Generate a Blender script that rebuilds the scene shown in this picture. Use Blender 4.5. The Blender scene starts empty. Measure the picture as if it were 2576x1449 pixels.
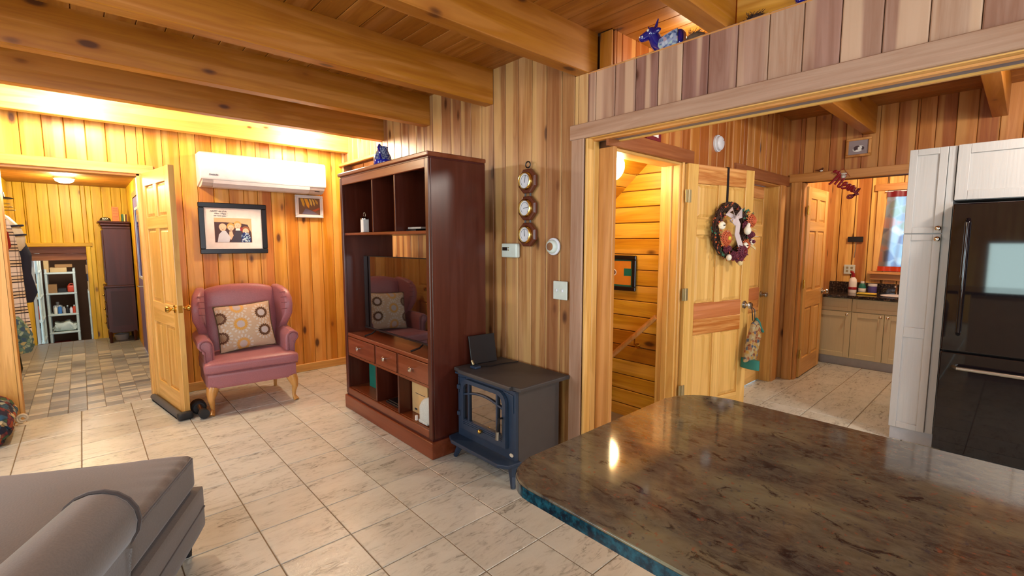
import bpy, bmesh, math, random
from mathutils import Matrix, Vector, noise as mnoise
random.seed(7)
R = math.radians
C = bpy.context.scene.collection
S = bpy.context.scene

# ------------------------------------------------------------------ camera, world, lights, exposure
def make_camera():
    cd = bpy.data.cameras.new('camera'); co = bpy.data.objects.new('camera', cd); C.objects.link(co)
    yaw, pitch = R(47.545), R(-5.6415)
    f = Vector((math.cos(yaw) * math.cos(pitch), math.sin(yaw) * math.cos(pitch), math.sin(pitch)))
    r = Vector((math.sin(yaw), -math.cos(yaw), 0)); u = r.cross(f)
    m = Matrix((r, u, -f)).transposed().to_4x4(); m.translation = (0, 0, 1.44)
    co.matrix_world = m
    cd.sensor_fit = 'HORIZONTAL'; cd.sensor_width = 36; cd.lens = 36 * 1180.17 / 2576
    cd.clip_start = 0.05; cd.clip_end = 100
    S.camera = co
make_camera()
S.view_settings.view_transform = 'Standard'; S.view_settings.look = 'None'
S.view_settings.exposure = 0.40; S.view_settings.gamma = 1.0; S.view_settings.use_curve_mapping = False
w = bpy.data.worlds.new('sky'); S.world = w; w.use_nodes = True
bg = w.node_tree.nodes['Background']; bg.inputs[0].default_value = (0.62, 0.85, 1.0, 1); bg.inputs[1].default_value = 2.2

def area(name, loc, rot, size, power, col):
    l = bpy.data.lights.new(name, 'AREA'); l.shape = 'RECTANGLE'; l.size, l.size_y = size; l.energy = power; l.color = col
    o = bpy.data.objects.new(name, l); o.location = loc; o.rotation_euler = rot; C.objects.link(o); return o
def bulb(name, loc, power, col, rad=0.09):
    l = bpy.data.lights.new(name, 'POINT'); l.energy = power; l.color = col; l.shadow_soft_size = rad
    o = bpy.data.objects.new(name, l); o.location = loc; C.objects.link(o); return o
WARM = (1.0, 0.87, 0.64); DAY = (0.80, 0.90, 1.0); NEU = (0.98, 0.97, 1.0)
# area lights added as ambient daylight at unseen windows beside and behind the viewer
area('daylight_fill_rear', (0.4, -2.9, 1.45), (R(90), 0, 0), (3.4, 1.5), 125, DAY)
area('daylight_fill_left', (-3.15, -0.22, 0.80), (0, R(-90), 0), (1.22, 1.3), 42, (0.70, 0.96, 0.90))
area('daylight_fill_left_two', (-3.1, 2.9, 1.45), (0, R(-90), 0), (1.3, 1.6), 55, DAY)
# lamps of the house, plus unseen bulbs added as fill
bulb('living_light', (0.03, 4.78, 2.50), 60, WARM)
bulb('living_light', (1.80, 4.78, 2.50), 56, WARM)
bulb('living_light', (-0.9, 1.2, 2.3), 34, NEU, 0.2)  # unseen bulb without a fixture, added for ambient brightness
bulb('kitchen_light', (3.6, -0.62, 2.38), 82, (1.0, 0.94, 0.84), 0.12)
bulb('kitchen_light', (2.68, 1.38, 2.52), 5, WARM, 0.1)  # unseen bulb added behind the header to brighten the boards above the ledge
bulb('laundry_lamp', (6.05, 0.75, 2.35), 42, WARM, 0.1)
bulb('mudroom_lamp', (-0.10, 8.1, 2.08), 34, (1.0, 0.88, 0.50), 0.1)
bulb('mudroom_lamp', (-0.05, 6.3, 2.1), 10, (1.0, 0.92, 0.75), 0.1)
bulb('shed_lamp', (-0.1, 9.85, 1.5), 26, (1.0, 0.95, 0.85), 0.1)
bulb('back_hall_fill', (2.9, 4.9, 2.3), 8, WARM, 0.1)  # unseen bulb added to light the hall behind the opening

# ------------------------------------------------------------------ materials
def lin(c):
    c = [x / 255 for x in c]
    return tuple([x / 12.92 if x <= 0.04045 else ((x + 0.055) / 1.055) ** 2.4 for x in c]) + (1,)
MATS = {}
def new_mat(name):
    m = bpy.data.materials.new(name); m.use_nodes = True; nt = m.node_tree
    b = nt.nodes['Principled BSDF']; MATS[name] = m
    return m, nt, b
def N(nt, t, **k):
    n = nt.nodes.new(t)
    for a, v in k.items(): setattr(n, a, v)
    return n
def L(nt, a, b): nt.links.new(a, b)
def mth(nt, op, a, b=None, clamp=False):
    n = N(nt, 'ShaderNodeMath', operation=op); n.use_clamp = clamp
    for i, v in enumerate((a, b)):
        if v is None: continue
        if isinstance(v, (int, float)): n.inputs[i].default_value = v
        else: L(nt, v, n.inputs[i])
    return n.outputs[0]
def ramp(nt, fac, stops, interp='LINEAR'):
    n = N(nt, 'ShaderNodeValToRGB'); cr = n.color_ramp; cr.interpolation = interp
    while len(cr.elements) < len(stops): cr.elements.new(0.5)
    for e, (p, c) in zip(cr.elements, stops): e.position = p; e.color = lin(c) if len(c) == 3 else c
    if fac is not None: L(nt, fac, n.inputs[0])
    return n.outputs[0]
def mix(nt, fac, a, b, mode='MIX'):
    n = N(nt, 'ShaderNodeMix', data_type='RGBA', blend_type=mode)
    for i, v in ((0, fac), (6, a), (7, b)):
        if isinstance(v, (int, float)): n.inputs[i].default_value = v
        elif isinstance(v, tuple): n.inputs[i].default_value = lin(v) if len(v) == 3 else v
        else: L(nt, v, n.inputs[i])
    return n.outputs[2]
def coords(nt, offset=True, order='xyz', scale=(1, 1, 1)):
    tc = N(nt, 'ShaderNodeTexCoord'); v = tc.outputs['Object']
    if offset:
        oi = N(nt, 'ShaderNodeObjectInfo'); r = mth(nt, 'MULTIPLY', oi.outputs['Random'], 57.0)
        va = N(nt, 'ShaderNodeVectorMath', operation='ADD'); L(nt, v, va.inputs[0]); L(nt, r, va.inputs[1]); v = va.outputs[0]
    if order != 'xyz':
        s = N(nt, 'ShaderNodeSeparateXYZ'); L(nt, v, s.inputs[0]); c = N(nt, 'ShaderNodeCombineXYZ')
        for i, ch in enumerate(order): L(nt, s.outputs['xyz'.index(ch)], c.inputs[i])
        v = c.outputs[0]
    mp = N(nt, 'ShaderNodeMapping'); mp.inputs['Scale'].default_value = scale; L(nt, v, mp.inputs[0])
    return mp.outputs[0]
def noise(nt, vec, scale=5, detail=4, rough=0.55, dist=0.0):
    n = N(nt, 'ShaderNodeTexNoise'); n.inputs['Scale'].default_value = scale; n.inputs['Detail'].default_value = detail
    n.inputs['Roughness'].default_value = rough; n.inputs['Distortion'].default_value = dist
    L(nt, vec, n.inputs['Vector']); return n.outputs['Fac']
def bump(nt, b, h, strength=0.2, dist=0.01):
    n = N(nt, 'ShaderNodeBump'); n.inputs['Strength'].default_value = strength; n.inputs['Distance'].default_value = dist
    L(nt, h, n.inputs['Height']); L(nt, n.outputs[0], b.inputs['Normal'])
def plain(name, col, rough=0.5, metal=0.0, **k):
    m, nt, b = new_mat(name)
    b.inputs['Base Color'].default_value = lin(col); b.inputs['Roughness'].default_value = rough; b.inputs['Metallic'].default_value = metal
    v = coords(nt, scale=(1, 1, 1)); n = noise(nt, v, 18, 3)
    c = mix(nt, n, tuple(int(x * 0.93) for x in col), tuple(min(255, int(x * 1.05)) for x in col)); L(nt, c, b.inputs['Base Color'])
    if 'emit' in k: b.inputs['Emission Color'].default_value = lin(k.get('ecol', col)); b.inputs['Emission Strength'].default_value = k['emit']
    if 'coat' in k: b.inputs['Coat Weight'].default_value = k['coat']; b.inputs['Coat Roughness'].default_value = 0.1
    if 'trans' in k: b.inputs['Transmission Weight'].default_value = k['trans']; b.inputs['IOR'].default_value = 1.45
    if 'sheen' in k: b.inputs['Sheen Weight'].default_value = k['sheen']
    return m
def wood(name, tones, order='xyz', grain=0.35, knots=True, rough=0.42, knotcol=(70, 32, 12), streak=None, kd=0.055, spec=0.5, kg=0.42):
    """long axis of the grain = local z (order permutes)"""
    m, nt, b = new_mat(name)
    oi = N(nt, 'ShaderNodeObjectInfo')
    base = ramp(nt, oi.outputs['Random'], tones, 'CONSTANT' if False else 'LINEAR')
    v1 = coords(nt, True, order, (16, 16, 0.75)); g1 = noise(nt, v1, 2.2, 6, 0.65, 0.3)
    v2 = coords(nt, True, order, (7, 7, 0.45)); g2 = noise(nt, v2, 1.6, 3, 0.5, 0.8)
    rings = mth(nt, 'FRACT', mth(nt, 'MULTIPLY', g2, 9.0))
    rings = mth(nt, 'MULTIPLY', mth(nt, 'SUBTRACT', rings, 0.5), mth(nt, 'SUBTRACT', rings, 0.5))
    lo = mix(nt, 1.0, base, (198, 158, 120), 'MULTIPLY')
    hs = N(nt, 'ShaderNodeHueSaturation'); hs.inputs['Value'].default_value = 1.28; hs.inputs['Saturation'].default_value = 0.93; L(nt, base, hs.inputs['Color']); hi = hs.outputs[0]
    f1 = ramp(nt, g1, [(0.33, (0, 0, 0)), (0.66, (255, 255, 255))])
    f1 = mth(nt, 'MULTIPLY', f1, grain * 1.5, True)
    c = mix(nt, f1, base, lo)
    f2 = mth(nt, 'MULTIPLY', rings, grain * 3.4, True)
    c = mix(nt, f2, c, lo)
    f3 = ramp(nt, g2, [(0.50, (0, 0, 0)), (0.60, (255, 255, 255))])
    c = mix(nt, mth(nt, 'MULTIPLY', f3, 0.45), c, hi)
    if streak:
        v4 = coords(nt, True, order, (9, 9, 0.22)); g4 = noise(nt, v4, 1.3, 2, 0.4)
        f4 = ramp(nt, g4, [(0.53, (0, 0, 0)), (0.60, (255, 255, 255))])
        c = mix(nt, mth(nt, 'MULTIPLY', f4, 0.7), c, streak)
    if knots:
        vk = coords(nt, True, order, (6.5, 6.5, 2.9))
        vo = N(nt, 'ShaderNodeTexVoronoi'); vo.inputs['Scale'].default_value = 0.95; L(nt, vk, vo.inputs['Vector'])
        sc = N(nt, 'ShaderNodeSeparateColor'); L(nt, vo.outputs['Color'], sc.inputs[0])
        gate = mth(nt, 'GREATER_THAN', sc.outputs[0], kg)
        wob = mth(nt, 'ADD', vo.outputs['Distance'], mth(nt, 'MULTIPLY', mth(nt, 'SUBTRACT', g1, 0.5), 0.10))
        k = ramp(nt, wob, [(kd * 1.6, (255, 255, 255)), (kd * 3.0, (0, 0, 0))])
        halo = ramp(nt, wob, [(kd * 2.2, (255, 255, 255)), (kd * 6.5, (0, 0, 0))])
        c = mix(nt, mth(nt, 'MULTIPLY', mth(nt, 'MULTIPLY', halo, gate), 0.38), c, lo)
        c = mix(nt, mth(nt, 'MULTIPLY', mth(nt, 'MULTIPLY', k, gate), 0.88), c, knotcol)
    L(nt, c, b.inputs['Base Color'])
    b.inputs['Roughness'].default_value = rough; b.inputs['Specular IOR Level'].default_value = spec
    bump(nt, b, g1, 0.12, 0.004)
    return m
YEL = [(0, (196, 136, 52)), (.25, (226, 174, 84)), (.45, (232, 186, 100)), (.6, (206, 148, 62)), (.75, (184, 116, 46)), (.88, (228, 178, 90)), (1, (216, 160, 72))]
ORA = [(0, (214, 148, 40)), (.2, (194, 116, 28)), (.4, (228, 166, 54)), (.6, (202, 128, 30)), (.8, (232, 178, 64)), (1, (210, 142, 38))]
MUD = [(0, (214, 170, 8)), (.3, (226, 186, 14)), (.6, (200, 152, 6)), (.8, (230, 194, 24)), (1, (216, 174, 10))]
PNK = [(0, (170, 120, 74)), (.16, (190, 144, 90)), (.34, (154, 102, 62)), (.5, (198, 158, 100)), (.66, (178, 128, 80)), (.8, (148, 98, 62)), (1, (192, 148, 94))]
HDR = [(0, (150, 112, 94)), (.15, (180, 146, 120)), (.3, (140, 94, 80)), (.45, (190, 158, 132)), (.65, (164, 126, 104)), (.8, (132, 90, 80)), (1, (184, 150, 124))]
KIT = [(0, (176, 106, 42)), (.2, (194, 126, 54)), (.4, (160, 88, 34)), (.6, (200, 132, 60)), (.8, (178, 104, 44)), (1, (166, 94, 36))]
DOOR = [(0, (218, 170, 88)), (.25, (226, 180, 98)), (.5, (212, 160, 78)), (.75, (230, 186, 106)), (1, (220, 172, 90))]
M_yel = wood('pine_golden', YEL, streak=(238, 196, 108))
M_ora = wood('pine_orange', ORA, streak=(228, 172, 90))
M_mud = wood('pine_lemon', MUD, grain=0.22)
M_str = wood('pine_amber', [(0, (206, 148, 30)), (.3, (220, 166, 40)), (.6, (188, 124, 26)), (.8, (224, 172, 48)), (1, (204, 144, 34))], grain=0.35)
M_pnk = wood('pine_rosy', PNK, streak=(206, 164, 104), grain=0.45, kg=0.3)
M_hdr = wood('pine_dusty_pink', HDR, streak=(206, 170, 138), grain=0.35, kd=0.035)
M_kit = wood('pine_russet', KIT, streak=(204, 146, 80), kg=0.2)
M_beam = wood('beam_pine', [(0, (170, 106, 20)), (.5, (178, 112, 24)), (1, (160, 98, 18))], grain=0.3, kd=0.05, kg=0.25)
M_yelbeam = wood('beam_pale_pine', [(0, (228, 178, 84)), (1, (232, 184, 92))], grain=0.2, kd=0.03)
M_ceil = wood('ceiling_pine', [(0, (156, 96, 24)), (.4, (172, 110, 32)), (.7, (146, 86, 20)), (1, (164, 104, 28))], grain=0.35, kd=0.04)
M_trimpink = wood('trim_pine_pink', [(0, (172, 138, 114)), (1, (184, 150, 124))], grain=0.3, knots=False)
M_trimyel = wood('trim_pine_gold', [(0, (224, 176, 96)), (1, (216, 164, 84))], grain=0.3, knots=False)
M_trimkit = wood('trim_pine_brown', [(0, (198, 136, 66)), (1, (212, 154, 82))], grain=0.35, knots=False)
M_trimfir = wood('trim_fir_red', [(0, (150, 90, 50)), (1, (162, 100, 58))], grain=0.45, knots=False)
M_door = wood('door_pine', DOOR, grain=0.25, knots=False, rough=0.35)
M_doorred = wood('door_fir_red', [(0, (196, 122, 72)), (1, (204, 130, 78))], grain=0.3, knots=False, rough=0.35)
M_doorgrain = wood('door_fir_striped', [(0, (222, 160, 90)), (1, (226, 166, 96))], grain=0.8, knots=False, rough=0.35)
M_gap = plain('groove_shadow_wood', (96, 56, 24), 0.8)
M_cherry = wood('cherry_dark', [(0, (78, 33, 20)), (1, (82, 35, 22))], grain=0.3, knots=False, rough=0.28, spec=0.5)
M_cherryx = wood('cherry_dark_lengthwise', [(0, (120, 60, 30)), (1, (124, 62, 32))], order='xzy', grain=0.35, knots=False, rough=0.28)
M_cherryin = wood('cherry_inner', [(0, (70, 22, 18)), (1, (74, 24, 20))], grain=0.2, knots=False, rough=0.35)
M_arm = wood('armoire_mahogany', [(0, (62, 20, 16)), (1, (66, 22, 18))], grain=0.3, knots=False, rough=0.35)
M_honey = wood('honey_leg_wood', [(0, (206, 150, 78)), (1, (210, 156, 84))], grain=0.3, knots=False, rough=0.25)
M_white = plain('white_plastic', (218, 219, 224), 0.35)
M_ivory = plain('ivory_plastic', (206, 216, 206), 0.4)
M_greyplastic = plain('grey_plastic', (176, 172, 166), 0.5)
M_black = plain('black_satin', (18, 16, 20), 0.35)
M_blackgloss = plain('black_gloss', (10, 10, 14), 0.06)
M_chrome = plain('chrome', (210, 208, 204), 0.18, 1.0)
M_brass = plain('brass', (216, 178, 92), 0.2, 1.0)
M_steel = plain('brushed_nickel', (170, 164, 152), 0.32, 1.0)
M_blkhinge = plain('aged_metal', (186, 170, 130), 0.35, 0.8)
M_teal = plain('teal_cloth', (40, 110, 98), 0.8)
M_red = plain('red_paint', (150, 26, 40), 0.4)
M_darkred = plain('deep_red_card', (110, 14, 30), 0.5)
M_cream = plain('cream_panel', (222, 212, 190), 0.5)
M_card = plain('cardboard', (206, 172, 118), 0.8)
M_card2 = plain('cardboard_dark', (160, 118, 70), 0.8)
M_paper = plain('white_paper', (232, 228, 224), 0.7)
M_shedw = plain('shed_wall', (92, 62, 40), 0.9)
M_pipe = plain('rubber_black', (36, 36, 38), 0.6)
M_draft = plain('charcoal_fabric', (84, 80, 78), 0.9)
M_ink = plain('ink', (50, 50, 56), 0.8)
M_glass = plain('clear_glass', (250, 250, 250), 0.02, trans=1.0)
M_lamp = plain('lamp_glass', (255, 250, 235), 0.3, emit=30.0, ecol=(255, 226, 150))
M_lamp2 = plain('dome_glass', (255, 252, 240), 0.3, emit=38.0, ecol=(255, 222, 160))
M_red2 = plain('orange_red_plastic', (206, 66, 34), 0.4)
M_blue = plain('blue_plastic', (60, 120, 190), 0.4)
M_yellow = plain('yellow_cloth', (216, 186, 62), 0.7)
M_green = plain('green_binder', (14, 104, 92), 0.5)
M_purple = plain('purple_paint', (118, 104, 170), 0.5)
M_navy = plain('navy_cloth', (34, 38, 62), 0.9)
M_bluegrey = plain('stove_blue_enamel', (40, 58, 80), 0.42)
M_stoveside = plain('stove_side_steel', (78, 72, 70), 0.5)
M_stovetop = plain('stove_top_dusty', (66, 62, 62), 0.5)
M_terr = plain('berry_orange', (196, 92, 40), 0.7)
M_burg = plain('burgundy_petal', (96, 24, 46), 0.7)
M_rust = plain('rust_petal', (186, 84, 44), 0.7)
M_leaf = plain('leaf_green', (50, 98, 70), 0.7)
M_twig = plain('twig_brown', (66, 44, 34), 0.9)
M_pumpk = plain('cream_pumpkin', (236, 228, 208), 0.6)
M_ribbon = plain('lilac_ribbon', (206, 188, 186), 0.6)
M_wheat = plain('wheat', (222, 196, 140), 0.7)
M_nest = plain('dry_grass', (104, 84, 66), 0.95)
M_cobalt = plain('cobalt_glaze', (18, 26, 130), 0.08, coat=1.0)
M_skin = plain('print_skin', (236, 190, 160), 0.7)

def fabric(name, col, scale=400, sheen=0.3, rough=0.9, dirt=None):
    m, nt, b = new_mat(name); v = coords(nt, False)
    n = noise(nt, v, scale, 2); n2 = noise(nt, v, 9, 3)
    c = mix(nt, n, tuple(int(x * 0.82) for x in col), tuple(min(255, int(x * 1.12)) for x in col))
    c = mix(nt, mth(nt, 'MULTIPLY', n2, 0.35), c, tuple(int(x * 0.86) for x in col))
    L(nt, c, b.inputs['Base Color']); b.inputs['Roughness'].default_value = rough; b.inputs['Sheen Weight'].default_value = sheen
    bump(nt, b, n, 0.25, 0.002); return m
M_sofa = fabric('taupe_upholstery', (96, 83, 74), 150)
M_sofadk = fabric('taupe_piping', (66, 54, 50), 330)
M_chair = fabric('rose_leather', (168, 102, 106), 160, 0.1, 0.42)
M_chairdk = fabric('rose_leather_piping', (130, 72, 78), 60, 0.1, 0.5)

def floor_mat(name, a, bcol, vein, scale=(1, 1, 1), rough=0.22, amt=0.85, randamt=0.5):
    m, nt, b = new_mat(name)
    v = coords(nt, True, 'xyz', scale); oi = N(nt, 'ShaderNodeObjectInfo')
    n1 = noise(nt, v, 5, 5, 0.6, 0.4); n2 = noise(nt, v, 16, 8, 0.72, 1.2)
    c = mix(nt, n1, a, bcol)
    f = ramp(nt, n2, [(0.50, (0, 0, 0)), (0.66, (255, 255, 255))]); f0 = ramp(nt, n1, [(0.40, (50, 50, 50)), (0.62, (255, 255, 255))]); c = mix(nt, mth(nt, 'MULTIPLY', mth(nt, 'MULTIPLY', f, f0), amt), c, vein)
    t = ramp(nt, oi.outputs['Random'], [(0, (232, 228, 220)), (.5, (255, 255, 255)), (1, (240, 238, 236))])
    c = mix(nt, randamt, c, t, 'MULTIPLY')
    L(nt, c, b.inputs['Base Color']); b.inputs['Roughness'].default_value = rough
    rr = ramp(nt, n2, [(0.3, (60, 60, 60)), (0.7, (118, 118, 118))]); L(nt, rr, b.inputs['Roughness'])
    bump(nt, b, n2, 0.35, 0.004); return m
M_tile = floor_mat('stone_tile', (222, 226, 218), (192, 194, 184), (106, 98, 86), (0.7, 2.0, 1))
M_grout = plain('grout', (132, 112, 86), 0.9)
def mosaic():
    m, nt, b = new_mat('mosaic_strip'); oi = N(nt, 'ShaderNodeObjectInfo')
    c0 = ramp(nt, oi.outputs['Random'], [(0, (112, 118, 132)), (.25, (160, 164, 168)), (.5, (200, 198, 190)), (.7, (130, 134, 142)), (.85, (226, 222, 210)), (1, (150, 156, 166))])
    v = coords(nt, True, 'xyz', (1, 4, 1)); n = noise(nt, v, 12, 6, 0.7, 0.5)
    c = mix(nt, mth(nt, 'MULTIPLY', ramp(nt, n, [(.45, (0, 0, 0)), (.7, (255, 255, 255))]), 0.4), c0, (104, 96, 88))
    L(nt, c, b.inputs['Base Color']); b.inputs['Roughness'].default_value = 0.3; bump(nt, b, n, 0.3, 0.003); return m
M_mosaic = mosaic()
def granite():
    m, nt, b = new_mat('brown_granite'); v = coords(nt, False, 'xyz', (1.0, 1.0, 1))
    mp = N(nt, 'ShaderNodeMapping'); mp.inputs['Rotation'].default_value = (0, 0, R(38)); mp.inputs['Scale'].default_value = (2.0, 1, 1); L(nt, v, mp.inputs[0]); vs = mp.outputs[0]
    n1 = noise(nt, vs, 3, 5, 0.6, 0.6); n2 = noise(nt, vs, 26, 8, 0.75, 0.6); n3 = noise(nt, vs, 14, 6, 0.7, 0.9); n4 = noise(nt, v, 70, 4, 0.6)
    c = ramp(nt, n1, [(0.32, (52, 44, 42)), (0.5, (78, 68, 56)), (0.66, (116, 108, 82))])
    f = ramp(nt, n2, [(0.40, (0, 0, 0)), (0.62, (255, 255, 255))]); c = mix(nt, mth(nt, 'MULTIPLY', f, 0.5), c, (112, 106, 90))
    f = ramp(nt, n3, [(0.56, (0, 0, 0)), (0.64, (255, 255, 255))]); c = mix(nt, mth(nt, 'MULTIPLY', f, 0.85), c, (38, 26, 26))
    f = ramp(nt, n4, [(0.62, (0, 0, 0)), (0.70, (255, 255, 255))]); c = mix(nt, mth(nt, 'MULTIPLY', f, 0.5), c, (140, 66, 42))
    f = ramp(nt, n4, [(0.30, (255, 255, 255)), (0.38, (0, 0, 0))]); c = mix(nt, mth(nt, 'MULTIPLY', f, 0.5), c, (52, 54, 66))
    L(nt, c, b.inputs['Base Color']); b.inputs['Roughness'].default_value = 0.07; b.inputs['Specular IOR Level'].default_value = 0.55; return m
M_granite = granite()
def edge_reflection_paint():  # teal of reflected blue daylight painted into the edge colour
    m, nt, b = new_mat('granite_painted_reflection'); v = coords(nt, False); n4 = noise(nt, v, 60, 4, 0.6)
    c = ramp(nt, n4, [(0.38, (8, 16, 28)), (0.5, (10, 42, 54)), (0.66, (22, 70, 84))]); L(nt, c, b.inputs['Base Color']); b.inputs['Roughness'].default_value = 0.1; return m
M_edgerefl = edge_reflection_paint()
def granite2():
    m, nt, b = new_mat('dark_granite'); v = coords(nt, False); n4 = noise(nt, v, 60, 4, 0.6)
    c = ramp(nt, n4, [(0.4, (26, 22, 26)), (0.55, (52, 42, 38)), (0.68, (110, 92, 72))]); L(nt, c, b.inputs['Base Color']); b.inputs['Roughness'].default_value = 0.12; return m
M_granite2 = granite2()
def bead(name, col):
    m, nt, b = new_mat(name); b.inputs['Base Color'].default_value = lin(col); b.inputs['Roughness'].default_value = 0.45
    v = coords(nt, False, 'xyz', (1, 1, 0.04)); n = noise(nt, v, 90, 2)
    c = mix(nt, n, tuple(int(x * 0.95) for x in col), col); L(nt, c, b.inputs['Base Color']); bump(nt, b, n, 0.4, 0.003); return m
M_cab = bead('cabinet_white', (180, 177, 174)); M_van = bead('vanity_cream', (214, 200, 160)); M_toe = plain('toe_kick_grey', (178, 176, 178), 0.6)
def patch(name, cols, scale=9, gate=(0.45, 0.55), bg=None, trans=0.0, vs=(1, 1, 1)):
    m, nt, b = new_mat(name); v = coords(nt, False, 'xyz', vs)
    vo = N(nt, 'ShaderNodeTexVoronoi'); vo.inputs['Scale'].default_value = scale; L(nt, v, vo.inputs['Vector'])
    sc = N(nt, 'ShaderNodeSeparateColor'); L(nt, vo.outputs['Color'], sc.inputs[0])
    c = ramp(nt, sc.outputs[0], [((i + 0.0) / len(cols), q) for i, q in enumerate(cols)], 'CONSTANT')
    ed = N(nt, 'ShaderNodeTexVoronoi', feature='DISTANCE_TO_EDGE'); ed.inputs['Scale'].default_value = scale; L(nt, v, ed.inputs['Vector'])
    f = ramp(nt, ed.outputs['Distance'], [(0.04, (255, 255, 255)), (0.12, (0, 0, 0))]); c = mix(nt, mth(nt, 'MULTIPLY', f, 0.6), c, bg or cols[0])
    L(nt, c, b.inputs['Base Color']); b.inputs['Roughness'].default_value = 0.85
    if trans: b.inputs['Transmission Weight'].default_value = trans; b.inputs['Roughness'].default_value = 0.6
    return m
M_floral = patch('quilted_floral', [(24, 26, 52), (150, 160, 150), (110, 40, 50), (40, 80, 110), (190, 170, 130), (30, 30, 60), (150, 70, 40), (60, 90, 60)], 26)
M_floral2 = patch('blue_floral', [(70, 100, 110), (150, 170, 150), (50, 80, 110), (170, 160, 110), (110, 140, 120), (60, 90, 90)], 34)
M_mitt = patch('autumn_print', [(160, 134, 92), (118, 62, 34), (66, 76, 92), (170, 128, 56), (136, 76, 40), (166, 150, 112)], 42)
M_quilt = patch('curtain_patchwork', [(150, 170, 190), (120, 150, 180), (190, 150, 150), (90, 110, 150), (200, 210, 220), (130, 160, 150)], 9, trans=0.75)
M_art1 = patch('autumn_painting', [(200, 150, 40), (70, 50, 60), (180, 120, 40), (120, 110, 130), (150, 80, 40), (90, 80, 60)], 60, vs=(1.6, 1, 0.7))
M_potter = patch('blue_white_print', [(150, 160, 190), (190, 196, 206), (90, 110, 150), (180, 150, 160), (60, 80, 130), (170, 190, 180)], 60)
M_navyfl = patch('navy_white_leaves', [(30, 44, 100), (160, 200, 220), (30, 44, 100), (40, 60, 120), (200, 220, 235)], 90)
def plaid():
    m, nt, b = new_mat('plaid_flannel'); tc = N(nt, 'ShaderNodeTexCoord'); s = N(nt, 'ShaderNodeSeparateXYZ'); L(nt, tc.outputs['Object'], s.inputs[0])
    c = (222, 210, 206)
    col = None
    def stripe(ch, freq, off, wdt):
        f = mth(nt, 'FRACT', mth(nt, 'ADD', mth(nt, 'MULTIPLY', s.outputs[ch], freq), off)); return mth(nt, 'LESS_THAN', f, wdt)
    a = mix(nt, mth(nt, 'MULTIPLY', stripe(2, 7, 0.0, 0.42), 0.6), c, (206, 178, 132))
    for fr, off, wd in ((7, 0.04, 0.07), (7, 0.86, 0.07), (7, 0.64, 0.06), (7, 0.40, 0.03)): a = mix(nt, stripe(2, fr, off, wd), a, (46, 36, 44))
    for fr, off, wd in ((16, 0.1, 0.12), (16, 0.4, 0.08)): a = mix(nt, mth(nt, 'MULTIPLY', stripe(0, fr, off, wd), 0.55), a, (60, 40, 50))
    L(nt, a, b.inputs['Base Color']); b.inputs['Roughness'].default_value = 0.9; return m
M_plaid = plaid()
def sunburst():
    m, nt, b = new_mat('sunburst_pillow_cloth'); tc = N(nt, 'ShaderNodeTexCoord'); s = N(nt, 'ShaderNodeSeparateXYZ'); L(nt, tc.outputs['Object'], s.inputs[0])
    v = coords(nt, False); n = noise(nt, v, 220, 2); n2 = noise(nt, v, 14, 3)
    c = mix(nt, n, (176, 150, 120), (206, 184, 154)); c = mix(nt, mth(nt, 'MULTIPLY', n2, 0.5), c, (196, 156, 128))
    for cx, cz, rr, ring, core in ((-.05, .02, .052, (206, 152, 70), (178, 172, 180)), (.13, .10, .050, (90, 58, 34), (186, 182, 188)), (.135, -.06, .050, (90, 58, 34), (186, 182, 188)),
                                   (-.055, .175, .050, (210, 160, 86), (178, 172, 180)), (-.05, -.155, .050, (206, 152, 80), (186, 172, 170)), (-.20, .09, .050, (96, 62, 40), (120, 90, 60)), (-.205, -.08, .050, (96, 62, 40), (120, 90, 60))):
        dx = mth(nt, 'SUBTRACT', s.outputs[0], cx); dz = mth(nt, 'SUBTRACT', s.outputs[2], cz)
        d = mth(nt, 'SQRT', mth(nt, 'ADD', mth(nt, 'MULTIPLY', dx, dx), mth(nt, 'MULTIPLY', dz, dz)))
        an = mth(nt, 'ARCTAN2', dz, dx); w_ = mth(nt, 'SINE', mth(nt, 'MULTIPLY', an, 16.0))
        inr = mth(nt, 'LESS_THAN', mth(nt, 'ABSOLUTE', mth(nt, 'SUBTRACT', d, mth(nt, 'ADD', rr * 0.82, mth(nt, 'MULTIPLY', w_, rr * 0.07)))), rr * 0.2)
        core_f = mth(nt, 'LESS_THAN', d, rr * 0.60)
        pet = mth(nt, 'MULTIPLY', mth(nt, 'LESS_THAN', mth(nt, 'ABSOLUTE', mth(nt, 'SUBTRACT', d, rr * 1.40)), rr * 0.22), mth(nt, 'GREATER_THAN', w_, 0.1))
        c = mix(nt, mth(nt, 'MULTIPLY', core_f, 0.7), c, core); c = mix(nt, inr, c, ring); c = mix(nt, mth(nt, 'MULTIPLY', pet, 0.75), c, (206, 200, 190))
    L(nt, c, b.inputs['Base Color']); b.inputs['Roughness'].default_value = 0.85; bump(nt, b, n, 0.3, 0.002); return m
M_pillow = sunburst()
def jug_mat():
    m, nt, b = new_mat('cobalt_sponged_glaze'); v = coords(nt, False); s = N(nt, 'ShaderNodeSeparateXYZ'); L(nt, v, s.inputs[0]); n = noise(nt, v, 110, 3)
    sp = ramp(nt, n, [(0.45, (30, 40, 110)), (0.55, (150, 160, 175))])
    band = mth(nt, 'GREATER_THAN', s.outputs[2], 0.06); c = mix(nt, band, (14, 30, 150), sp)
    L(nt, c, b.inputs['Base Color']); b.inputs['Roughness'].default_value = 0.12; return m
M_jug = jug_mat()

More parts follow.
